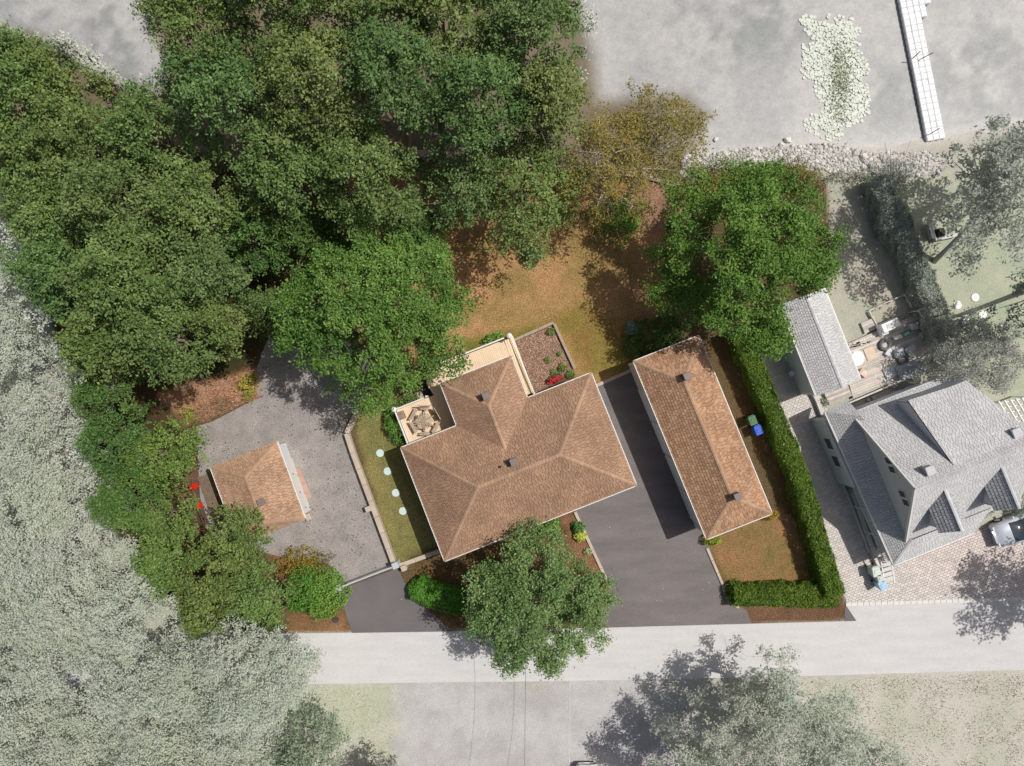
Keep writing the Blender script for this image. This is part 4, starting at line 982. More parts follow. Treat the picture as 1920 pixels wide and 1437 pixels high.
# trellis rack at right end
tr_ = empty('timber_rack', P(1735, 600), 'pale timber rack standing along the right end of the cluttered deck', 'rack')
for a, b in (((1722, 583), (1752, 628)), ((1732, 579), (1757, 620)), ((1727, 581), (1754, 624))):
    mb = MB(); mb.bar(P(*a, 1.3), P(*b, 1.3), .07, .07); build(mb, 'rail', mat('pale_timber'), tr_)
for k in range(9):
    t = (k+.5)/9; mb = MB(); mb.bar(P(1722+30*t, 583+45*t, 1.26), P(1732+25*t, 579+41*t, 1.26), .1, .03); build(mb, 'slat', mat('rust_slat', A(186, 168, 156)), tr_)
for a in ((1722, 583), (1752, 628), (1732, 579), (1757, 620)):
    p = P(*a, 1.3); mb = MB(); mb.box((p.x, p.y, .65), (.07, .07, 1.3)); build(mb, 'post', mat('pale_timber'), tr_)
def item(name, px, py, size, z0, rz, c, lab, cat, bev=.02, rough=.5, lid=None):
    p = P(px, py, z0+size[2]); mb = MB(); mb.box((p.x, p.y, z0+size[2]/2), size, rz, bev=bev)
    o = thing(mb, name, mat('m_%s_%d_%d' % (name, px, py), A(*c), rough=rough, na=.08, fa=.05, bump=0), (p.x, p.y, z0), lab, cat)
    if lid: mb = MB(); mb.box((p.x, p.y, z0+size[2]+.015), (size[0]*lid[0], size[1]*lid[1], .03), rz, bev=.008); build(mb, 'lid', mat('m_lid_%d_%d' % (px, py), A(*lid[2])), o)
    return o
item('white_cabinet', 1671, 610, (1.35, .65, .8), .3, ANG+.05, (240, 240, 240), 'long white cabinet lying at the back of the cluttered deck', 'cabinet', lid=(.5, .5, (212, 214, 216)))
item('white_crate', 1659, 622, (.5, .5, .5), .3, ANG, (226, 228, 230), 'white crate directly below the long white cabinet', 'crate', lid=(.7, .7, (198, 202, 206)))
item('green_crate', 1700, 626, (.7, .35, .35), .3, .55, (96, 150, 132), 'green plastic crate in the middle of the clutter', 'crate', lid=(.6, .5, (190, 210, 204)))
item('long_box', 1686, 632, (.75, .3, .3), .3, .3, (238, 238, 240), 'bright white narrow box beside the green crate', 'box')
item('cooler_box', 1716, 612, (.55, .45, .4), .3, .2, (236, 234, 232), 'white cooler box near the timber rack', 'cooler', lid=(.85, .85, (222, 220, 218)))
item('grey_chest', 1708, 655, (.7, .5, .5), .3, .7, (186, 190, 196), 'grey chest right of the crumpled grey sheets', 'chest', lid=(.8, .8, (200, 204, 208)))
item('grey_bag', 1689, 662, (.8, .7, .35), .3, .3, (170, 174, 180), 'crumpled grey sheet bundle in the middle of the cluttered deck', 'bundle', bev=.12)
item('tilted_panel', 1667, 660, (.35, .6, .25), .3, -.5, (206, 212, 222), 'pale blue-grey panel left of the crumpled bundle', 'panel')
item('plywood_sheet', 1632, 663, (.75, .95, .06), .3, ANG, (224, 204, 184), 'tan plywood sheet lying left of the tire', 'sheet', bev=.01, rough=.9)
item('cardboard_box', 1620, 700, (.62, .5, .35), .3, -.6, (216, 186, 168), 'tan cardboard box at the bottom right corner of the grey outbuilding', 'box', lid=(.5, .9, (236, 214, 200)))
item('steel_sheet', 1672, 698, (1.05, .8, .12), .3, ANG+.05, (214, 216, 220), 'pale shiny metal sheet left of the grey tarpaulin box', 'sheet', rough=.2, bev=.01)
item('tarpaulin_box', 1712, 692, (1.95, 1.05, .55), .3, ANG-.02, (178, 184, 192), 'long grey tarpaulin covered box at the lower end of the cluttered deck', 'box', lid=(.96, .3, (168, 176, 178)))
item('small_crate', 1733, 627, (.45, .4, .4), .3, .3, (206, 206, 208), 'small pale crate at the foot of the timber rack', 'crate', lid=(.7, .7, (190, 190, 194)))
for px, py, R, lab in ((1660, 647, .33, 'dark round tire on the cluttered deck above the crumpled bundle'), (1694, 674, .3, 'second dark tire half under the sheets near the tarpaulin box')):
    p = P(px, py, .5); mb = MB(); mb.torus(p.x, p.y, .45, R, .13, 22, 8); t_ = thing(mb, 'tire', mat('old_rubber', A(122, 120, 118), rough=.9), (p.x, p.y, .3), lab, 'tire', smooth=True)
    mb = MB(); mb.disc(p.x, p.y, .4, .44, R-.1, 16); build(mb, 'rim', mat('rim', A(200, 200, 200)), t_)
mb = MB(); p = P(1607, 672, .9); mb.disc(p.x, p.y, .98, 1.03, .48, 26, ry=.56); rt = thing(mb, 'round_table', WHITE, (p.x, p.y, .3), 'bright white oval garden table beside the grey outbuilding', 'table')
mb = MB(); mb.tube([(p.x, p.y, .3), (p.x, p.y, .98)], [.06, .05], 10); build(mb, 'leg', WHITE, rt)
# bicycle near white table
bk = empty('bicycle', P(1614, 645), 'small pale bicycle leaning at the upper right of the grey outbuilding', 'bicycle')
for k, (px, py) in enumerate(((1606, 649), (1624, 643))):
    p = P(px, py, .6); pts = [(p.x+.28*math.cos(a)*.95, p.y+.28*math.cos(a)*.3, .6+.28*math.sin(a)) for a in [i*math.pi/10 for i in range(21)]]
    mb = MB(); mb.tube(pts, [.03]*21, 6); build(mb, 'wheel', mat('rubber'), bk)
mb = MB(); a = P(1606, 649, .65); b = P(1624, 643, .65); c = P(1614, 642, 1.0)
for u, v in ((a, b), (a, c), (b, c)): mb.tube([u, v], [.03, .03], 6)
build(mb, 'frame', WHITE, bk)
mb = MB(); mb.tube([P(1619, 636, 1.15), P(1626, 646, 1.15)], [.025, .025], 6); build(mb, 'handlebar', WHITE, bk)
mb = MB(); p = P(1609, 643, 1.05); mb.box((p.x, p.y, 1.05), (.26, .13, .06), ANG, bev=.02); build(mb, 'saddle', mat('rubber'), bk)
# patio chair and pots by the house
pcq = P(1632, 767, .5); ch = empty('patio_chair', (pcq.x, pcq.y, .05), 'white slatted patio chair on the tan patio against the neighbour house', 'chair')
for k in range(4):
    mb = MB(); mb.box((pcq.x-.18+.12*k, pcq.y, .48), (.09, .45, .03), ANG); build(mb, 'slat', WHITE, ch)
for k in (-1, 1):
    for j in (-1, 1): mb = MB(); mb.tube([(pcq.x+k*.2, pcq.y+j*.2, .05), (pcq.x+k*.2, pcq.y+j*.2, .46)], [.02, .02], 6); build(mb, 'leg', WHITE, ch)
mb = MB(); mb.box((pcq.x, pcq.y+.24, .75), (.5, .04, .5), ANG); build(mb, 'backrest', WHITE, ch)
for i, (px, py) in enumerate(((1629, 750), (1638, 746))):
    p = P(px, py, .3); mb = MB(); mb.tube([(p.x, p.y, .05), (p.x, p.y, .3), (p.x, p.y, .31)], [.09, .13, .1], 14); thing(mb, 'plant_pot', CONCP, (p.x, p.y, .05), ('left' if i == 0 else 'right')+' small pale round pot on the tan patio', 'pot', smooth=True)
# white lattice arbour right edge
ab = empty('lattice_pergola', P(1890, 775), 'white lattice pergola at the right edge beyond the neighbour roof', 'pergola')
for k in range(6):
    mb = MB(); mb.bar(P(1872+k*11, 752-k*1.5, 2.2), P(1898+k*11, 795-k*1.5, 2.2), .08, .1); build(mb, 'slat', WHITE, ab)
for k in range(5):
    mb = MB(); mb.bar(P(1874+k*6, 757+k*9, 2.1), P(1935+k*6, 743+k*9, 2.1), .06, .08); build(mb, 'rafter', WHITE, ab)
for a in ((1874, 756), (1898, 794), (1935, 745)):
    p = P(*a, 2.1); mb = MB(); mb.box((p.x, p.y, 1.03), (.1, .1, 2.05)); build(mb, 'post', WHITE, ab)
# fire pit / barbecue under the pale tree
fp = empty('garden_barbecue', P(1755, 430), 'dark stone barbecue between pale low walls under the big pale tree', 'barbecue')
mb = MB(); mb.bar(P(1741, 421, .4), P(1749, 448, .4), .3, .4); build(mb, 'side_wall', CONCP, fp)
mb = MB(); mb.bar(P(1752, 450, .35), P(1795, 441, .35), .22, .35); build(mb, 'front_wall', CONCP, fp)
p = P(1764, 436, .5); mb = MB(); mb.box((p.x, p.y, .3), (.6, .6, .5), .2, bev=.04); build(mb, 'grill', mat('black_pipe'), fp)

# cars --------------------------------------------------------
def car(px, py, hdg, c, lab, z=1.5):
    p = P(px, py, 1.0); root = empty('parked_car', (p.x, p.y, 0), lab, 'car')
    f = Vector((math.cos(hdg), math.sin(hdg), 0)); s = Vector((-f.y, f.x, 0)); o = Vector((p.x, p.y, 0))
    def W(a, b, z): return o+f*a+s*b+Vector((0, 0, z))
    paint = mat('car_paint_%d' % px, A(*c), rough=.25, na=.02, fa=0, bump=0, spec=.6, metal=.2)
    def loft(secs, m, name, sm=True):
        mb = MB(); vs = []; n = None
        for (x, w, z0, z1, r) in secs:
            ring = [(-w, z0), (-w, (z0+z1)/2), (-w+.02, z1-r), (-w+r, z1-.015), (0, z1+.015), (w-r, z1-.015), (w-.02, z1-r), (w, (z0+z1)/2), (w, z0)]
            n = len(ring); vs += [W(x, b, zz) for b, zz in ring]
        fs = []
        for i in range(len(secs)-1):
            for k in range(n): fs.append((i*n+k, i*n+(k+1) % n, (i+1)*n+(k+1) % n, (i+1)*n+k))
        fs += [tuple(range(n)), tuple(range(len(secs)*n-1, (len(secs)-1)*n-1, -1))]
        mb.solid(vs, fs); return build(mb, name, m, root, smooth=sm)
    loft([(-2.35, .72, .45, .85, .12), (-2.25, .88, .35, 1.0, .1), (-1.6, .94, .3, 1.06, .1), (0, .95, .3, 1.08, .1), (.95, .94, .3, 1.05, .1), (1.6, .92, .3, .98, .12), (2.15, .86, .33, .88, .12), (2.35, .68, .42, .72, .1)], paint, 'body')
    loft([(-2.1, .78, 1.0, 1.08, .03), (-1.75, .72, 1.0, 1.5, .1), (-.2, .72, 1.0, 1.56, .1), (.45, .7, 1.0, 1.48, .1), (1.15, .76, 1.0, 1.06, .02)], GLASS, 'windows')
    mb = MB(); mb.box(W(-.75, 0, 1.575), (2.0, 1.28, .05), hdg, bev=.02); build(mb, 'roof_panel', paint, root)
    for b in (-.5, .5): mb = MB(); mb.bar(W(-1.6, b*1.15, 1.64), W(.1, b*1.15, 1.64), .04, .04); build(mb, 'roof_rack', VENTP, root)
    for a in (-1.45, 1.45):
        for b in (-.86, .86):
            mb = MB(); mb.tube([W(a, b-.1, .33), W(a, b+.1, .33)], [.33, .33], 18); w = build(mb, 'wheel', mat('rubber'), root)
            mb = MB(); mb.tube([W(a, b-.11, .33), W(a, b+.11, .33)], [.2, .2], 12); build(mb, 'rim', VENTP, w)
    for b in (-.62, .62):
        mb = MB(); mb.box(W(2.2, b, .78), (.2, .3, .12), hdg, bev=.02); build(mb, 'headlight', mat('lamp_glass', A(236, 238, 240), rough=.1), root)
        mb = MB(); mb.box(W(-2.27, b, .9), (.12, .28, .16), hdg, bev=.02); build(mb, 'taillight', mat('lamp_red', A(190, 60, 50), rough=.2), root)
        mb = MB(); mb.box(W(.75, b*1.66, 1.08), (.16, .22, .14), hdg, bev=.03); build(mb, 'mirror', paint, root)
    return root
car(1925, 988, ANG+math.pi, (206, 212, 222), 'silver car parked on the neighbour forecourt at the right edge')
car(1103, 1498, math.pi/2, (222, 224, 226), 'white car at the very bottom edge, only its nose in view')

# ---------------------------------------------------------------- dock, lilies, shore
CUBE = mat('dock_plastic', A(246, 247, 248), rough=.5, na=.03, fa=.02, bump=.03)
dock = empty('floating_dock', P(1720, 130), 'white modular floating dock running out from the shore into the lake', 'dock')
d0, d1 = P(1756, 262, .2), P(1692, -60, .2); ddn = (d1-d0).normalized(); dsd = Vector((ddn.y, -ddn.x, 0)); pitch = .46
mb = MB(); mb.box((0, 0, 0), (.452, .452, .3), 0, bev=.05)
mb.torus(-.225, -.225, .12, .035, .02, 8, 4)
c0 = None; n = int((d1-d0).length/pitch)
for i in range(n):
    cols_ = [-1, 0, 1] + ([2] if i > n-9 else []) + ([3] if i > n-7 else [])
    for j in cols_:
        p = d0+ddn*(pitch*(i+.5))+dsd*(pitch*j)+Vector((0, 0, rnd.uniform(-.012, .012)-.14))
        if c0 is None: c0 = build(mb, 'dock_cube', CUBE, None, (0, 0, 0)); c = c0
        else: c = c0.copy(); col.objects.link(c)
        c.parent = dock; c.location = p-org[dock]; c.rotation_euler = (0, 0, math.atan2(ddn.y, ddn.x)+rnd.uniform(-.015, .015)); org[c] = org[dock]
for a, b in (((1710, 111), (1726, 96)), ((1724, 112), (1750, 99)), ((1744, 251), (1762, 241))):
    mb = MB(); mb.tube([P(*a, .25), P(*b, 1.1)], [.035, .035], 6); build(mb, 'mooring_pole', mat('pole_grey', A(120, 118, 116)), dock)

rs = np.random.RandomState(5)
LILY = [(1510, 40), (1535, 28), (1560, 38), (1604, 42), (1606, 80), (1612, 110), (1626, 130), (1622, 185), (1628, 200), (1612, 218), (1570, 235), (1568, 252), (1550, 256), (1520, 232), (1542, 195), (1540, 160), (1515, 140), (1502, 92), (1530, 84), (1525, 60)]
lil = empty('water_lily_patch', P(1570, 140), 'dense patch of pale water lily pads on the lake left of the dock', 'water lilies')
PAD = mat('lily_pad', A(214, 220, 206), rough=.5, na=.08, fa=.05, bump=.1); PAD2 = mat('lily_leaf_green', A(172, 184, 150), rough=.5, na=.1)
def pad_mb(r):
    mb = MB(); n = 12; vs = [(0, 0, .02)]+[(r*math.cos(.25+i*(2*math.pi-.5)/n)*(1+.05*math.sin(3*i)), r*math.sin(.25+i*(2*math.pi-.5)/n), .045+.01*math.sin(2*i)) for i in range(n+1)]
    lo = [(v[0], v[1], 0) for v in vs]; m = len(vs)
    mb.solid(vs+lo, [(0, i, i+1) for i in range(1, n+1)]+[(m, m+i+1, m+i) for i in range(1, n+1)]+[(i, m+i, m+i+1, i+1) for i in range(1, n+1)]); return mb
pm = build(pad_mb(.16), 'lily_pad', PAD, None, (0, 0, 0)); pm.parent = lil; org[pm] = org[lil]; placed = []
cand = np.stack([rs.uniform(1500, 1632, 9000), rs.uniform(22, 262, 9000)], 1)
dd_ = sdf(cand[:, 0], cand[:, 1], LILY); nn_ = vnoise(cand[:, 0], cand[:, 1], 22, 4)
first = True; extra = MB()
for (x, y), d, nz in zip(cand, dd_, nn_):
    if d > rs.rand()**3*16-3 or (d > -8 and nz < .3): continue
    if any((x-a)**2+(y-b)**2 < 15 for a, b in placed): continue
    placed.append((x, y))
    s = rs.uniform(.55, .95)
    if len(placed) > 300:
        p = P(x, y); r = .16*s; extra.disc(p.x, p.y, -.125, -.1+.03*rs.rand(), r, 9); continue
    c = pm if first else pm.copy()
    if not first: col.objects.link(c)
    first = False; c.parent = lil; q = P(x, y)-org[lil]; c.location = (q.x, q.y, -.125+rs.rand()*.05); c.rotation_euler = (rs.normal()*.05, rs.normal()*.05, rs.rand()*6.28); c.scale = (s, s, s)
build(extra, 'small_pads', PAD, lil, kind='stuff')
n = 900; x = 1577+rs.normal(size=n)*11; y = 150+rs.normal(size=n)*38; w = P(0, 0)
pos = np.stack([(x-960)*S, -(y-718.5)*S, rs.rand(n)*.25-.1], 1)
o = leaf_mesh('lily_leaves', pos, rs.normal(size=(n, 3))+np.array([0, 0, .5]), .14*(.6+rs.rand(n)), leaf_colours(n, A(150, 160, 120)[:3], A(200, 206, 180)[:3], rs.rand(n), rs), LEAF_W, lil, rs); o['kind'] = 'stuff'

# rocky shore
STONE = mat('shore_stone', attr=True, rough=.9, ns=3, na=.12, fs=25, fa=.1, bump=.3)
SHORE = [(1284, 292), (1340, 290), (1400, 280), (1470, 277), (1530, 272), (1575, 274), (1640, 290), (1735, 285), (1770, 300), (1760, 330), (1560, 322), (1500, 308), (1400, 318), (1330, 330), (1290, 345), (1276, 330)]
shore = sheet('rocky_shore', SHORE, .012, mat('shore_gravel', A(200, 194, 188), ns=4, na=.15, fs=18, fa=.3, bump=.7))
def rock_mb(r, seed, c):
    rr = random.Random(seed); mb = MB(); n = 7; vs = []
    f = [rr.uniform(.75, 1.2) for _ in range(n)]; el = rr.uniform(.65, 1.0)
    for (k, z) in ((1.0, -.2), (.95, .25), (.55, .55)):
        for i in range(n):
            a = 2*math.pi*i/n; vs.append((r*k*f[i]*math.cos(a)*rr.uniform(.93, 1.07), r*k*el*f[i]*math.sin(a)*rr.uniform(.93, 1.07), z*r*rr.uniform(.85, 1.15)))
    fs = [tuple(range(2*n, 3*n))]
    for q in range(2):
        for i in range(n): fs.append((q*n+i, q*n+(i+1) % n, (q+1)*n+(i+1) % n, (q+1)*n+i))
    mb.solid(vs, fs, c); return mb
rocks = []
for k in range(8):
    g = (176, 190, 200, 208, 214, 220, 226, 196)[k]; rocks.append(build(rock_mb(.2, k, A(g, g-3, g-7)), 'stone', STONE, shore))
cand = np.stack([rs.uniform(1275, 1770, 5000), rs.uniform(268, 345, 5000)], 1); dd_ = sdf(cand[:, 0], cand[:, 1], SHORE)
used = []; small = MB(); first8 = 0
for (x, y), d in zip(cand, dd_):
    if d > 2: continue
    dens_ = 1 if x < 1640 else .45
    if rs.rand() > dens_: continue
    big = len(used) < 280 and rs.rand() < .5
    r = rs.uniform(.1, .21)*(1.7 if (1550 < x < 1650 and y > 285 and rs.rand() < .25) else 1) if big else rs.uniform(.05, .12)
    if big:
        if any((x-a)**2+(y-b)**2 < ((r+c)/S*.72)**2 for a, b, c in used): continue
        used.append((x, y, r))
        if first8 < 8: o = rocks[first8]; first8 += 1
        else: o = rocks[rs.randint(8)].copy(); col.objects.link(o)
        p = P(x, y); o.location = (p.x, p.y, r*.2); o.rotation_euler = (0, 0, rs.rand()*6.28); o.scale = (r/.2, r/.2, r/.2)
    else:
        p = P(x, y); g = rs.randint(170, 232); mb = rock_mb(r, int(x*7), A(g, g-3, g-8)); small.solid([(a+p.x, b+p.y, c+.03) for a, b, c in mb.v], mb.f, mb.c[0])
build(small, 'pebbles', STONE, shore, kind='stuff')
for i, (px, py, r, lb) in enumerate(((1343, 261, .22, 'single small pale boulder in the shallow water near the birch'), (1477, 262, .3, 'pale boulder standing in the water above the stony shore'), (1466, 270, .2, 'pale boulder just below the one in the water'), (1303, 284, .2, 'pale boulder at the left end of the stony shore'))):
    p = P(px, py); mb = rock_mb(r, 50+i, A(232, 228, 222)); mb.v = [(a+p.x, b+p.y, c-.05) for a, b, c in mb.v]; thing(mb, 'boulder', STONE, (p.x, p.y, 0), lb, 'rock')

# overhead cables
CB = mat('cable_black', A(70, 70, 74)); 
for px, lb, m in ((986, 'left dark overhead cable crossing the road below the front tree', CB), (1070, 'right pale overhead cable crossing the road below the front tree', mat('cable_white', A(230, 230, 230)))):
    pts = [P(px-3*t, 1180+330*t, 7.2-1.2*math.sin(math.pi*t)*.6) for t in [i/12 for i in range(13)]]; mb = MB(); mb.tube(pts, [.011]*13, 6)
    thing(mb, 'overhead_cable', m, pts[0], lb, 'cable')

# ---------------------------------------------------------------- mulch bed
bed = sheet('mulch_bed', [(962, 640), (984, 632), (1037, 608), (1077, 693), (1004, 742)], .05, mat('mulch', A(124, 94, 78), ns=5, na=.2, fs=30, fa=.4, bump=.9))
n = 5200; x = rs.uniform(955, 1080, n*3); y = rs.uniform(600, 745, n*3); ok = sdf(x, y, [(962, 642), (1037, 610), (1076, 693), (1004, 740)]) < -1; x = x[ok][:n]; y = y[ok][:n]; n = len(x)
pos = np.stack([(x-960)*S, -(y-718.5)*S, .055+rs.rand(n)*.05], 1)
o = leaf_mesh('wood_chips', pos, rs.normal(size=(n, 3))*.35+np.array([0, 0, 1]), .1*(.6+rs.rand(n)), leaf_colours(n, A(132, 94, 74)[:3], A(222, 190, 166)[:3], rs.rand(n), rs), mat('wood_chip', attr=True, rough=.9, na=0, fa=0, bump=0), bed, rs, .4); o['kind'] = 'stuff'
n = 2500; x = rs.uniform(330, 492, n*3); y = rs.uniform(690, 800, n*3); ok = sdf(x, y, [(330, 770), (400, 715), (482, 695), (490, 742), (380, 788)]) < 0; x = x[ok][:n]; y = y[ok][:n]; n = len(x)
pos = np.stack([(x-960)*S, -(y-718.5)*S, .03+rs.rand(n)*.1], 1)
o = leaf_mesh('dry_litter', pos, rs.normal(size=(n, 3))*.45+np.array([0, 0, 1]), .15*(.6+rs.rand(n)), leaf_colours(n, A(166, 120, 92)[:3], A(212, 178, 150)[:3], rs.rand(n), rs), mat('wood_chip'), None, rs, .25); tag(o, 'dry leaf and stalk litter in the garden corner above the gravel yard', 'litter', kind='stuff')

g_ = lambda r, g, b: A(r, g, b, 1)[:3]
GRN = g_(78, 112, 44), g_(142, 166, 88); MAP = g_(72, 114, 44), g_(134, 168, 82); OLV = g_(86, 110, 50), g_(146, 164, 94)
POP = g_(74, 104, 50), g_(134, 158, 92); DRK = g_(66, 100, 44), g_(116, 144, 74)
for i, (px, py, r, h, lb) in enumerate(((1033, 622, 8, .5, 'small leafy plant in the top corner of the mulch bed'), (1027, 675, 6, .35, 'small green plant in the middle of the mulch bed'), (1048, 664, 5, .3, 'tiny plant near the right border of the mulch bed'),
        (1038, 698, 7, .4, 'yellow-green plant left of the red roses'), (1055, 690, 9, .5, 'green plant above the red roses by the border'), (1070, 702, 9, .5, 'dark green plant at the lower right end of the mulch bed'))):
    bush('garden_plant', px, py, r, h, lb, g_(90, 130, 60), g_(150, 170, 90), 300+i, dens=420, leaf=.11, cat='plant', stems=False)
ro = bush('rose_bush', 1040, 710, 15, .6, 'low rose bush with red blooms against the house wall in the mulch bed', g_(60, 96, 44), g_(104, 130, 64), 320, ry=8, rot=ANG, cat='rose bush', leaf=.11)
n = 90; x = 1040+rs.normal(size=n)*7; y = 711+rs.normal(size=n)*3-(x-1040)*.35; pos = np.stack([(x-960)*S, -(y-718.5)*S, .45+rs.rand(n)*.2], 1)
leaf_mesh('blooms', pos, rs.normal(size=(n, 3))*.5+np.array([0, 0, 1]), .13*(.7+.6*rs.rand(n)), leaf_colours(n, g_(214, 30, 50), g_(236, 60, 90), rs.rand(n), rs), LEAF, ro, rs, .9)

# hedges and shrubs -------------------------------------------------
HG = g_(72, 108, 34), g_(128, 152, 54)
hedge('tall_hedge', [(1388, 620), (1440, 740), (1505, 900), (1566, 1108)], 33, 1.9, 'long tall clipped hedge between the long garage and the neighbour driveway', *HG, 401, wob=.16)
hedge('clipped_hedge', [(1384, 1119), (1450, 1118), (1562, 1119)], 38, 1.3, 'low clipped hedge along the road end of the front lawn right of the driveway', *HG, 402)
bush('hedge_end', 1386, 1113, 24, 1.35, 'rounded dark end shrub where the low hedge meets the driveway kerb', *HG, 403, ry=22, dens=620)
hd = g_(76, 128, 40), g_(112, 168, 62)
hedge('curved_hedge', [(784, 1106), (810, 1118), (850, 1130), (905, 1128)], 44, 1.2, 'smooth bright green clipped hedge curving between the small driveway and the front tree', *hd, 404, wob=.05)
bush('curved_hedge_end', 785, 1108, 23, 1.25, 'rounded bright tip shrub of the curved hedge beside the small driveway', *hd, 405, dens=700, rough=.05)
hedge('neighbour_hedge', [(1650, 335), (1690, 420), (1735, 520), (1775, 625)], 40, 1.8, 'pale grey-green overgrown hedge dividing the two neighbour lawns', g_(176, 187, 174), g_(208, 214, 202), 406, lm=LEAF_P, wob=.35)
LG = g_(98, 142, 52), g_(142, 180, 80)
bush('cedar_shrub', 605, 1115, 42, 2.2, 'bright lime green rounded cedar left of the gate', *LG, 410, ry=46, dens=700, leaf=.12)
bush('cedar_shrub', 572, 1108, 40, 2.4, 'darker green cedar directly left of the lime green one', g_(70, 122, 44), g_(116, 164, 66), 411, ry=44, dens=650, leaf=.12)
bush('berry_shrub', 560, 1060, 38, 1.1, 'yellow and red tinted spreading shrub at the lower left edge of the gravel yard', g_(118, 126, 48), g_(176, 146, 60), 412, ry=26, dens=420, rough=.3)
bush('berry_shrub', 596, 1062, 26, .9, 'green and reddish low shrub reaching toward the gravel yard', g_(92, 120, 50), g_(150, 110, 70), 413, ry=20, dens=380, rough=.35)
bush('round_cedar', 996, 478, 19, 1.3, 'small round dark cedar standing alone on the back lawn', g_(60, 92, 56), g_(92, 124, 82), 414, dens=800, leaf=.1)
bush('big_shrub', 1240, 632, 50, 2.2, 'large dark green shrub above the top end of the long garage', g_(56, 92, 38), g_(96, 132, 58), 415, ry=40, rot=ANG, dens=500, rough=.2)
bush('hydrangea', 1186, 616, 14, 1.2, 'pale blue-green hydrangea at the left tip of the large dark shrub', g_(120, 150, 122), g_(176, 196, 170), 416, dens=600)
bush('edge_shrub', 1190, 650, 18, 1.2, 'bright green shrub at the upper left corner of the long garage', g_(84, 124, 50), g_(120, 152, 70), 417, ry=22, dens=500)
bush('gold_shrub', 1336, 1012, 17, .9, 'yellow-green shrub at the lower left corner of the long garage', g_(110, 140, 36), g_(176, 184, 60), 418, ry=12, dens=600)
bush('gold_shrub', 1446, 968, 16, .7, 'golden shrub under the lower right eave of the long garage', g_(150, 130, 40), g_(200, 176, 60), 419, ry=8, rot=ANG, dens=600)
bush('foundation_shrub', 1030, 990, 24, 1.2, 'fresh green shrub against the front wall of the main house', g_(86, 130, 40), g_(130, 172, 66), 420, ry=17, rot=ANG, dens=600)
bush('hosta', 1084, 990, 12, .6, 'dark green hosta beside the main driveway kerb', g_(70, 116, 50), g_(120, 156, 84), 421, dens=420, leaf=.2, cat='plant', stems=False)
bush('hosta', 1088, 1005, 11, .5, 'bright yellow hosta directly below the dark green one', g_(168, 190, 60), g_(220, 226, 110), 422, dens=420, leaf=.2, cat='plant', stems=False)
bush('hosta', 1101, 1035, 7, .3, 'small pale variegated hosta in the red mulch by the driveway', g_(150, 160, 110), g_(206, 206, 160), 423, dens=420, leaf=.15, cat='plant', stems=False)
bush('foundation_shrub', 738, 800, 16, 1.1, 'dense green shrub left of the lower deck railing', g_(84, 132, 48), g_(128, 168, 74), 424, ry=36, rot=.35, dens=600)
bush('hosta_row', 922, 633, 22, .5, 'row of leafy hostas above the upper deck rail', g_(96, 136, 56), g_(160, 186, 100), 425, ry=7, rot=ANG, dens=420, leaf=.18, cat='plants', stems=False)
bush('deck_shrub', 762, 752, 30, .9, 'leafy shrub under the maple along the top of the lower deck', g_(84, 122, 54), g_(136, 160, 84), 426, ry=9, rot=ANG, dens=460)
bush('shore_bush', 1160, 405, 46, 3.0, 'dark green dense bush at the foot of the birch', g_(62, 100, 34), g_(104, 146, 52), 427, ry=40, dens=440, rough=.25)
bush('shore_bush', 1189, 415, 12, 1.4, 'small bright green bush at the right edge of the birch bush', g_(120, 168, 60), g_(150, 196, 80), 428, ry=18, dens=500)
for i, (px, py, c1, c2, lb) in enumerate(((455, 722, (170, 160, 60), (206, 190, 80), 'yellow flowering shrub on the left in the dry garden corner'), (472, 712, (150, 150, 60), (196, 180, 76), 'yellow-green shrub nearest the gravel in the dry garden corner'), (466, 738, (130, 140, 60), (190, 176, 80), 'lower yellow shrub at the gravel edge'), (352, 775, (140, 156, 60), (190, 196, 90), 'small lime plant at the left end of the dry garden'))):
    bush('yellow_shrub', px, py, 12, .6, lb, g_(*c1), g_(*c2), 430+i, dens=330, leaf=.14, rough=.4)
for i, (px, py, r, ry, c1, c2, lb) in enumerate(((1325, 350, 48, 34, (96, 124, 50), (164, 134, 74), 'mixed green and rust shrub at the shore left of the right maple'), (1400, 330, 60, 24, (96, 130, 48), (134, 156, 66), 'green shore shrub just above the right maple'), (1490, 335, 46, 24, (140, 100, 62), (120, 140, 60), 'rust and green shrub at the upper right corner of the lot'))):
    bush('shore_shrub', px, py, r*1.15, 1.6, lb, g_(*c1), g_(*c2), 440+i, ry=ry*1.3, dens=420, rough=.35)
bush('pale_shrub', 1620, 330, 60, 1.0, 'low pale grass-like shrub along the stony shore above the neighbour lawn', g_(170, 176, 158), g_(200, 202, 182), 445, ry=12, dens=300, rough=.35)
bush('pale_shrub', 1685, 322, 36, 1.6, 'pale scrubby shrub with bare branches below the dock', g_(150, 162, 150), g_(186, 192, 180), 446, ry=26, dens=260, rough=.4)
bush('pale_shrub', 1843, 967, 22, .5, 'pale green plants in the strip under the neighbour front eave', g_(180, 186, 164), g_(206, 208, 190), 447, ry=6, rot=ANG, dens=400)
bush('pale_shrub', 1916, 962, 16, 1.4, 'grey-green shrub at the right edge beside the silver car', g_(150, 166, 148), g_(186, 196, 176), 448, ry=40, dens=450)
for i, (px, py, r) in enumerate(((1494, 652, 16), (1592, 915, 9), (1545, 755, 8), (1692, 735, 10))):
    bush('pale_weed', px, py, r, .7, ('pale climbing plant on the left wall of the grey outbuilding', 'pale weed clump in the strip beside the neighbour bay wall', 'pale weeds in the corner by the neighbour low wall', 'pale weeds between tan patio and grey deck')[i], g_(158, 170, 150), g_(192, 200, 176), 450+i, dens=380, cat='plant')

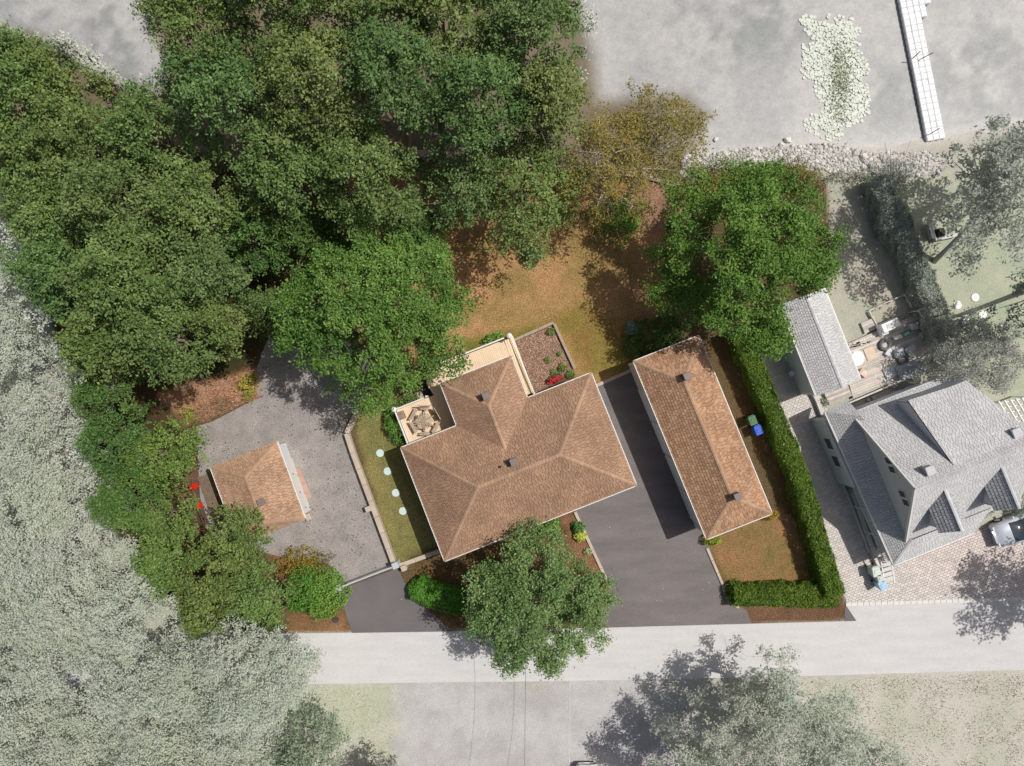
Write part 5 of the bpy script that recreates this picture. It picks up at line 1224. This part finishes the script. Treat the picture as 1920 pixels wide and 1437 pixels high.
# trees: px, py, r, top height, palette, label ----------------------------------
T = tree
T('maple_tree', 702, 582, 182, 11, 'large bright green maple above the left end of the main house', *MAP, 501, ry=166, basepx=(740, 610), dens=540, leaf=.175, limbs=16, lobes=.05, inner=.38)
T('maple_tree', 1383, 482, 168, 10.5, 'large round green maple above the long garage at the right of the back lawn', g_(72, 112, 40), g_(128, 164, 72), 502, ry=168, dens=540, leaf=.175, limbs=16, lobes=.05, inner=.38)
T('front_tree', 1005, 1127, 139, 8, 'full light green tree in front of the main house overhanging the road', g_(80, 114, 56), g_(150, 178, 112), 503, ry=126, dens=600, leaf=.16, limbs=16, lobes=.06, basepx=(985, 1085))
lp = [  # big poplars along the shore
 (415, 95, 118, 16, 'poplar at the top left of the shore group beside open water', (520, 300)),
 (560, 60, 120, 17, 'poplar at the top edge, second from the left in the shore group', (600, 290)),
 (700, 50, 125, 17, 'poplar at the top edge in the middle of the shore group', (720, 300)),
 (850, 60, 125, 16, 'poplar at the top edge right of the middle of the shore group', (830, 300)),
 (985, 90, 115, 16, 'poplar at the top right of the shore group next to the grey lake', (940, 312)),
 (470, 215, 120, 15, 'poplar below the top left one of the shore group', (560, 330)),
 (610, 200, 120, 16, 'poplar in the left centre of the shore group with bare limbs', (640, 320)),
 (760, 195, 120, 16, 'poplar in the very centre of the shore group', (760, 320)),
 (905, 215, 115, 15, 'poplar right of the centre of the shore group', (890, 330)),
 (1020, 230, 82, 14, 'poplar at the right edge of the shore group beside the birch', (1000, 325)),
 (560, 335, 105, 13, 'poplar at the lower left of the shore group above the bright maple', (600, 410)),
 (700, 350, 110, 13, 'poplar at the lower middle of the shore group above the bright maple', (730, 400)),
 (985, 372, 118, 10, 'thin poplar hanging over the top of the dry back lawn', (960, 340)),
 (868, 372, 84, 10, 'small poplar left of the one overhanging the dry lawn', (860, 350)),
]
for i, (px, py, r, zt, lb, bpx) in enumerate(lp):
    c = POP if i % 3 else OLV
    T('poplar_tree', px, py, r, zt, lb, *c, 510+i, dens=265 if i < 12 else 190, leaf=.19, basepx=bpx, fade='poly' if i in (0, 4, 9) else None, limbs=18, lobes=.2, cat='tree', inner=.12, spray=1.2)
ll = [
 (60, 190, 118, 14, 'tall olive tree at the top left corner next to the lake'), (125, 178, 78, 13, 'pointed olive tree at the upper left with its tip over the water'), (188, 138, 30, 12, 'slender pointed young poplar standing over brown water'),
 (240, 192, 38, 11, 'small pale-tipped poplar right of the slender pointed one'), (60, 300, 105, 13, 'olive tree at the left edge below the corner tree'), (190, 290, 100, 13, 'olive tree with a thick bare limb, left of the shore poplars'),
 (320, 280, 95, 13, 'olive tree between the shore poplars and the limb-showing tree'), (130, 415, 105, 13, 'olive tree at the left edge where the faded area begins'), (270, 410, 110, 14, 'wide olive tree in the middle of the left wood'),
 (395, 400, 90, 13, 'olive tree right of the middle of the left wood'), (165, 530, 100, 13, 'olive tree on the left bordering the faded wood'), (300, 535, 115, 15, 'biggest round olive tree of the left wood'),
 (425, 520, 85, 13, 'olive tree left of the bright maple'), (230, 640, 90, 12, 'olive tree below the biggest one at the left'), (350, 640, 95, 13, 'olive tree just above the dry garden corner'), (440, 610, 60, 11, 'olive tree overhanging the top of the gravel yard')]
for i, (px, py, r, zt, lb) in enumerate(ll):
    T('wood_tree', px, py, r, zt, lb, *(OLV if i % 2 else POP), 540+i, fade='poly', dens=265, leaf=.19, limbs=16, lobes=.2, inner=.15, spray=1.25, ry=r*(1.5 if i in (2,) else 1))
dl_ = [(785, 448, 62, 7, 'dark low tree between the bright maple and the top of the back lawn', DRK), (660, 425, 75, 7, 'dark understorey tree behind the top of the bright maple', DRK), (570, 450, 70, 8, 'dark understorey tree at the upper left of the bright maple', DRK), (490, 460, 70, 9, 'dark tree between the left wood and the bright maple', DRK), (520, 590, 55, 8, 'dark green low tree at the top end of the gravel yard', DRK), (215, 735, 72, 9, 'dark tree at the left of the dry garden', DRK), (235, 830, 75, 9, 'bushy dark tree on the left above the shed terrace', DRK),
 (320, 850, 72, 8, 'olive green conifer-like tree reaching over the gravel yard left of the shed', GRN), (255, 935, 72, 9, 'bushy dark tree left of the shed terrace', DRK), (320, 960, 52, 7, 'tree hiding the left part of the shed terrace', GRN), (330, 1045, 68, 8, 'green tree left below the shed', GRN),
 (455, 1000, 62, 7, 'olive tree overlapping the lower left roof corner of the shed', OLV), (410, 1085, 72, 8, 'dark olive tree below the shed at the edge of the faded wood', OLV), (490, 1105, 62, 7, 'olive tree left of the cedars by the gate', OLV), (390, 1160, 58, 7, 'olive tree at the lower left end of the lot by the road', OLV), (500, 1165, 40, 5, 'small olive tree at the road below the cedars', OLV)]
for i, (px, py, r, zt, lb, c) in enumerate(dl_):
    T('dense_tree', px, py, r, zt, lb, *c, 570+i, fade='poly', dens=300, leaf=.17, limbs=8, inner=.3)
T('birch_tree', 1130, 322, 108, 10, 'sparse yellowish birch with white limbs between the poplars and the shore', g_(124, 124, 52), g_(168, 150, 80), 590, bark=BARKB, dens=190, leaf=.14, limbs=26, lobes=.25, ry=128, basepx=(1150, 395))
T('birch_tree', 1228, 272, 112, 10, 'sparse golden birch leaning over the lake edge at the right', g_(124, 118, 54), g_(166, 142, 78), 591, bark=BARKB, dens=170, leaf=.15, limbs=28, lobes=.28, basepx=(1165, 390), ry=96)
# faded neighbours
PT = g_(172, 180, 168), g_(212, 216, 204)
T('pale_tree', 1858, 362, 112, 11, 'large pale grey-green tree with a leaning trunk right of the neighbour lawn', *PT, 600, ry=140, basepx=(1752, 492), bark=BARKP, lmat=LEAF_P, dens=185, limbs=26, lobes=.25)
T('pale_tree', 1955, 300, 90, 12, 'pale tree cut by the right edge behind the large pale tree', *PT, 601, bark=BARKP, dens=200, lmat=LEAF_P)
T('pale_tree', 1940, 560, 70, 11, 'pale tree at the right edge shading the neighbour lawn', g_(140, 154, 138), g_(182, 192, 174), 602, basepx=(1925, 545), bark=BARKP, dens=230, lmat=LEAF_P)
T('pale_round_tree', 1818, 668, 84, 4.6, 'dense rounded grey tree above the neighbour house roof', g_(160, 164, 158), g_(202, 205, 196), 603, lmat=LEAF_P, dens=480, leaf=.14, lobes=.08, bark=BARKP)
for i, (px, py, r, zt, lb) in enumerate(((1445, 1275, 62, 9, 'pale tree with a thin pointed top beside the road at the bottom'), (1400, 1370, 105, 10, 'pale round tree at the bottom edge left of the pointed one'), (1530, 1370, 95, 9, 'pale tree at the bottom edge right of the pointed one'), (1290, 1430, 80, 8, 'pale tree cut by the bottom edge below the tree shadow'), (1640, 1435, 60, 5, 'low pale brush tree at the bottom edge right of centre'))):
    T('roadside_tree', px, py, r, zt, lb, g_(186, 194, 178), g_(216, 220, 206), 610+i, basepx=(1440, 1300) if i == 0 else None, bark=BARKP, dens=290, leaf=.16, limbs=14, lobes=.2, lmat=LEAF_P, nup=1.1)
T('roadside_tree', 580, 1385, 78, 8, 'dark pale-green tree at the bottom edge at the end of the faded wood', g_(120, 140, 110), g_(168, 182, 156), 616, bark=BARKP, dens=280, leaf=.17)
T('roadside_tree', 720, 1462, 50, 6, 'low pale bush tree cut by the bottom edge left of the centre', g_(140, 152, 132), g_(180, 190, 170), 617, bark=BARKP, dens=250, leaf=.17)
T('pale_tree', 2150, 1120, 100, 12, 'tree outside the right edge whose crown shades the forecourt', *PT, 618, dens=200, bark=BARKP)
# faded dense wood at the lower left
wood = []
FP = [(-40, 340), (15, 400), (50, 530), (95, 650), (135, 710), (150, 830), (185, 985), (265, 1105), (365, 1195), (545, 1200), (575, 1300), (540, 1360), (510, 1480), (-60, 1480)]
cand = np.stack([rs.uniform(-40, 600, 3000), rs.uniform(330, 1480, 3000)], 1); dd_ = sdf(cand[:, 0], cand[:, 1], FP)
for (x, y), d in zip(cand, dd_):
    if d > -22: continue
    if any((x-a)**2+(y-b)**2 < 70**2 for a, b in wood): continue
    wood.append((x, y))
for i, (x, y) in enumerate(wood):
    T('faded_tree', x, y, 70+rnd.random()*16, 7.5+rnd.random()*3.5, 'pale grey-green tree merged with its neighbours in the dense faded wood at lower left', g_(196, 204, 186), g_(222, 227, 212), 700+i, group='pale trees of the faded wood at lower left', dens=330, leaf=.135, bark=BARKP, limbs=9, lobes=.15, zb=.3, inner=.3, lmat=LEAF_P, nup=1.5)
# the single bare shrub branches
mb = MB(); r_ = random.Random(4); base = P(1668, 352, 0)
for i in range(16):
    a = r_.uniform(.1, 2.2); L = r_.uniform(1, 3.6); e = base+Vector((math.cos(a)*L, math.sin(a)*L, r_.uniform(.8, 2.2)))
    mb.tube([base, base.lerp(e, .5)+Vector((0, 0, .3)), e], [.04, .03, .01], 5)
thing(mb, 'bare_branches', BARKP, base, 'bare grey branches fanning out over the stony shore below the dock', 'branches')

n = 650; x = rs.uniform(370, 745, n*3); y = rs.uniform(600, 1100, n*3)
k_ = (sdf(x, y, [(480, 700), (540, 600), (650, 625), (690, 740), (650, 830), (738, 1060), (634, 1098), (470, 1028), (388, 980), (372, 805)]) < -3) & (vnoise(x, y, 45, 3) > .45); x = x[k_][:n]; y = y[k_][:n]; n = len(x)
o = leaf_mesh('dark_gravel', np.stack([(x-960)*S, -(y-718.5)*S, .02+rs.rand(n)*.02], 1), rs.normal(size=(n, 3))*.3+np.array([0, 0, 1]), .1*(.5+rs.rand(n)), leaf_colours(n, g_(70, 64, 60), g_(120, 110, 102), rs.rand(n), rs), mat('wood_chip'), None, rs, .8); tag(o, 'dark stones and debris strewn over the grey gravel yard', 'gravel', kind='stuff')
# wild grass
n = 220; x = rs.uniform(620, 1400, n*4); y = rs.uniform(600, 1175, n*4)
k_ = (sdf(x, y, [(1100, 735), (1192, 692), (1330, 1032), (1405, 1168), (1126, 1176)]) < 0) | (sdf(x, y, [(640, 760), (740, 750), (860, 1040), (742, 1064), (640, 1100)]) < 0) | (sdf(x, y, [(650, 1180), (640, 1106), (746, 1066), (840, 1182)]) < 0)
x = x[k_][:n]; y = y[k_][:n]; n = len(x)
o = leaf_mesh('fallen_leaves', np.stack([(x-960)*S, -(y-718.5)*S, .03+rs.rand(n)*.02], 1), rs.normal(size=(n, 3))*.3+np.array([0, 0, 1]), .09*(.5+rs.rand(n)), leaf_colours(n, g_(120, 96, 60), g_(200, 184, 140), rs.rand(n), rs), mat('wood_chip'), None, rs, .7); tag(o, 'few dry fallen leaves scattered over the driveways and the side lawn', 'leaves', kind='stuff')
blades('wild_grass', [(1500, 1275), (1960, 1262), (1960, 1480), (1560, 1480)], 7000, .1, A(206, 202, 184), A(228, 222, 206), 'pale wild grass on the verge below the road at the lower right', 'grass', 1)
blades('dry_grass', [(360, 770), (420, 745), (450, 760), (380, 792)], 1500, .35, A(178, 140, 104), A(214, 184, 150), 'dry straw grass in the garden corner above the gravel yard', 'grass', 2)
blades('meadow_grass', [(560, 1286), (735, 1286), (745, 1480), (560, 1480)], 3000, .08, A(206, 206, 184), A(226, 222, 206), 'pale meadow grass beside the faded wood below the road', 'grass', 3)
print('LEAVES', TOTAL[0], 'objects', len(bpy.data.objects))
